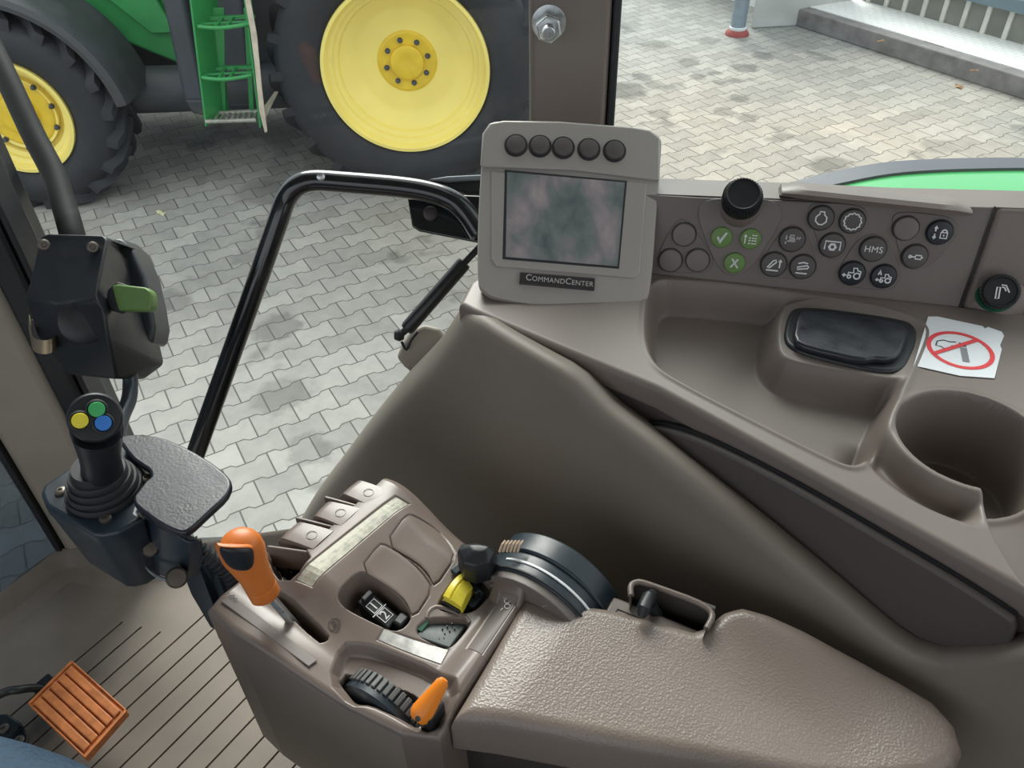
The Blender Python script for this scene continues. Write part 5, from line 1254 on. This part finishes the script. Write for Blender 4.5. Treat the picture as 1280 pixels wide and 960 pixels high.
# gas strut
s0, s1, s2 = PD(508,412,1.06), PD(581,328,1.045), PD(612,296,1.04)
gsx = thing('gas_strut', 'black gas strut reaching down from the window bracket to the wheel arch', 'strut', s0)
b = MB(); b.tube([s0,s0.lerp(s1,.04),s1.lerp(s0,.03),s1],[.0085,.0098,.0098,.0085],20); b.build('cylinder', mat('strut_black',(.012,.013,.014),.35), gsx, smooth=True)
b = MB(); b.tube([s1,s2],.0045,14); b.build('rod', BLACKG, gsx, smooth=True)
b = MB(); q_ = PD(499,419,1.06); b.lathe(q_-CR*.007, CR, [(0,0),(.006,.001),(.0085,.007),(.006,.013),(0,.014)],16); b.tube([q_,s0],.005,10); b.build('ball_joint', BLACK, gsx, smooth=True)
bq = [PD(a,c,1.09) for a,c in ((495,446),(503,428),(512,413),(530,405),(550,410),(560,430),(520,470),(505,458))]
ar = thing('strut_anchor', 'beige anchor bracket under the lower end of the gas strut', 'bracket', PD(520,450,1.09)); b = MB(); b.prism(bq, CF*.035); b.build('anchor_block', PILL, ar, bevel=.006, seg=4)
b = MB(); b.tube(smoothpath([PD(a,c,1.083) for a,c in ((502,427),(508,437),(514,425),(522,415))],4),.002,8); b.build('wire', BLACK, ar, smooth=True)

# bolt on the rear post
bc = PD(684,32,1.02)
pn_ = -V((prn.x,prn.y,0)); 
d_ = ray(686,28); o_ = PO; t_ = (o_-EYE).dot(pn_)/d_.dot(pn_); bc = EYE+d_*t_
bo = thing('mounting_bolt', 'zinc bolt with washer and nut sticking out of the rear post', 'bolt', bc)
b = MB(); b.lathe(bc, pn_, [(.021,0),(.021,.0025),(.019,.003),(0,.003)],32); b.build('washer', STEEL, bo, smooth=True)
b = MB(); b.lathe(bc, pn_, [(.0085,0),(.0085,.045),(.007,.047),(0,.047)],20); b.build('stud', STEEL, bo, smooth=True)
b = MB(); b.lathe(bc, pn_, [(.0155,.018),(.0165,.020),(.0165,.031),(.0145,.033)],6); b.build('nut', STEEL, bo, bevel=.001)

# ================================================================== pedal
pq = [P(a,c,1.43) for a,c in ((35,880),(90,826),(160,889),(107,949))]
pdn = thing('foot_pedal', 'orange ribbed foot pedal on a black bent rod above the floor mat', 'pedal', V((pq[0].x,pq[0].y,1.36)))
cx = sum(pq,V((0,0,0)))/4
b = MB(); b.prism([q_-UP*.006 for q_ in chaikin(pq,0)], (0,0,-.010)); b.prism([q_ for q_ in pq],(0,0,-.004)); 
b = MB(); b.prism(pq,(0,0,-.012)); pp = b.build('pedal_pad', ORANP, pdn, bevel=.003, seg=3)
A_,B_,C_,D_ = pq
b = MB()
def bar(u0,u1,v0,v1,h):
    q_ = [A_.lerp(B_,u).lerp(D_.lerp(C_,u),v) for u,v in ((u0,v0),(u1,v0),(u1,v1),(u0,v1))]; b.prism(q_,(0,0,h))
for i in range(5): bar(.06+i*.178,.06+i*.178+.150,.06,.94,.0045)
b.build('pad_ribs', ORANP, pp, bevel=.0018)
b = MB(); bar(0,1,0,.035,.003); bar(0,1,.965,1,.003); bar(0,.03,0,1,.003); bar(.97,1,0,1,.003); b.build('pad_border', ORANP, pp, bevel=.001)
l_ = smoothpath([P(-60,905,1.47),P(0,868,1.445),P(25,862,1.437),P(42,860,1.42),P(55,862,1.405)],5); b = MB(); b.tube(l_,.0062,14); b.build('pedal_rod', mat('dark_rod',(.05,.055,.055),.35,metal=.5), pdn, smooth=True)
b = MB(); q_ = P(60,862,1.40); b.box(q_,(.03,.03,.028)); b.tube([q_,V((q_.x,q_.y,1.352))],.010,12); b.build('pedal_pivot', BLACK, pdn, bevel=.003)
pbk = thing('pedal_bracket', 'small black steel bracket with two screws at the lower left edge', 'bracket', P(10,915,1.37))
b = MB(); b.prism([P(a,c,1.40) for a,c in ((-40,895),(8,892),(26,903),(35,920),(33,934),(20,960),(-40,960))],(0,0,-.006)); b.prism([P(a,c,1.40) for a,c in ((-40,895),(-30,895),(-30,960),(-40,960))],(0,0,-.05)); b.build('plate', BLACKG, pbk, bevel=.002)
for a,c in ((5,911),(24,926)):
    q_ = P(a,c,1.401); b = MB(); b.lathe(q_, UP, [(.0075,-.002),(.0075,.002),(.005,.003),(.003,.003),(.0028,.001),(0,.001)],20); b.build('screw', mat_screw, pbk, smooth=True)
# ================================================================== driver's leg in jeans
pe = thing('person', 'seated person of whom only a blue denim trouser leg shows in the lower left corner', 'person', V((-.50,-.10,1.36)))
def skinbody(name, chain, m, par, sub=2):
    me = bpy.data.meshes.new(name); off = wloc(par)
    me.from_pydata([V(p_)-off for p_,r_ in chain], [(i,i+1) for i in range(len(chain)-1)], [])
    o = bpy.data.objects.new(name, me); C.objects.link(o); o.parent = par
    o.modifiers.new('skin','SKIN'); 
    me.skin_vertices.new() if not me.skin_vertices else None
    sv = me.skin_vertices[0].data
    for i,(p_,r_) in enumerate(chain): sv[i].radius = (r_,r_)
    sv[0].use_root = True
    s_ = o.modifiers.new('sub','SUBSURF'); s_.levels = sub; s_.render_levels = sub
    me.materials.append(m); 
    o.modifiers['skin'].use_smooth_shade = True
    return o
KN = (-.56,-.075,1.86)
skinbody('jeans', [((.06,-.05,1.83),.10),((-.12,-.02,1.86),.110),((-.30,-.02,1.87),.106),((-.45,-.036,1.875),.097),((-.585,-.072,1.855),.084),((-.63,-.085,1.77),.066),((-.635,-.086,1.66),.062),((-.64,-.088,1.54),.054),((-.645,-.09,1.44),.048)], DENIM, pe)
skinbody('boot', [((-.645,-.09,1.45),.040),((-.65,-.09,1.40),.042),((-.70,-.088,1.388),.036),((-.78,-.085,1.383),.032),((-.84,-.083,1.378),.026)], SKIN, pe)

# ================================================================== unseen seat and lower cab panels added to darken the driver's side
st_ = thing('added_seat', 'unseen dark cloth seat added to shade the cab, under the person in jeans', 'seat', V((.05,-.08,1.36)))
b = MB(); b.box((.03,-.085,1.67), (.54,.48,.12)); b.build('seat_cushion', SEATM, st_, bevel=.04, seg=4)
b = MB(); b.loft([[V((x_+dx_,y_,z_)) for x_,y_ in ((.30,-.31),(.43,-.27),(.43,.10),(.30,.14))] for z_,dx_ in ((1.66,.0),(2.0,.02),(2.35,.06),(2.60,.10))]); b.build('backrest', SEATM, st_, bevel=.04, seg=4)
b = MB(); b.box((.05,-.085,1.62),(.40,.36,.06)); b.loft([[V((x_,y_,z_)) for x_,y_ in ((-.10,-.22),(.22,-.22),(.22,.05),(-.10,.05))] for z_ in (1.352,1.60)]); b.build('seat_base', BLACK, st_, bevel=.01)
b = MB(); b.box((.97,0,1.72),(.05,2.0,.78)); setp(b.build('added_wall_rear', CONS, bevel=.01), kind='structure')
b = MB(); b.box((-.10,-1.0,1.65),(2.1,.05,.62)); setp(b.build('added_wall_left', CONS, bevel=.01), kind='structure')
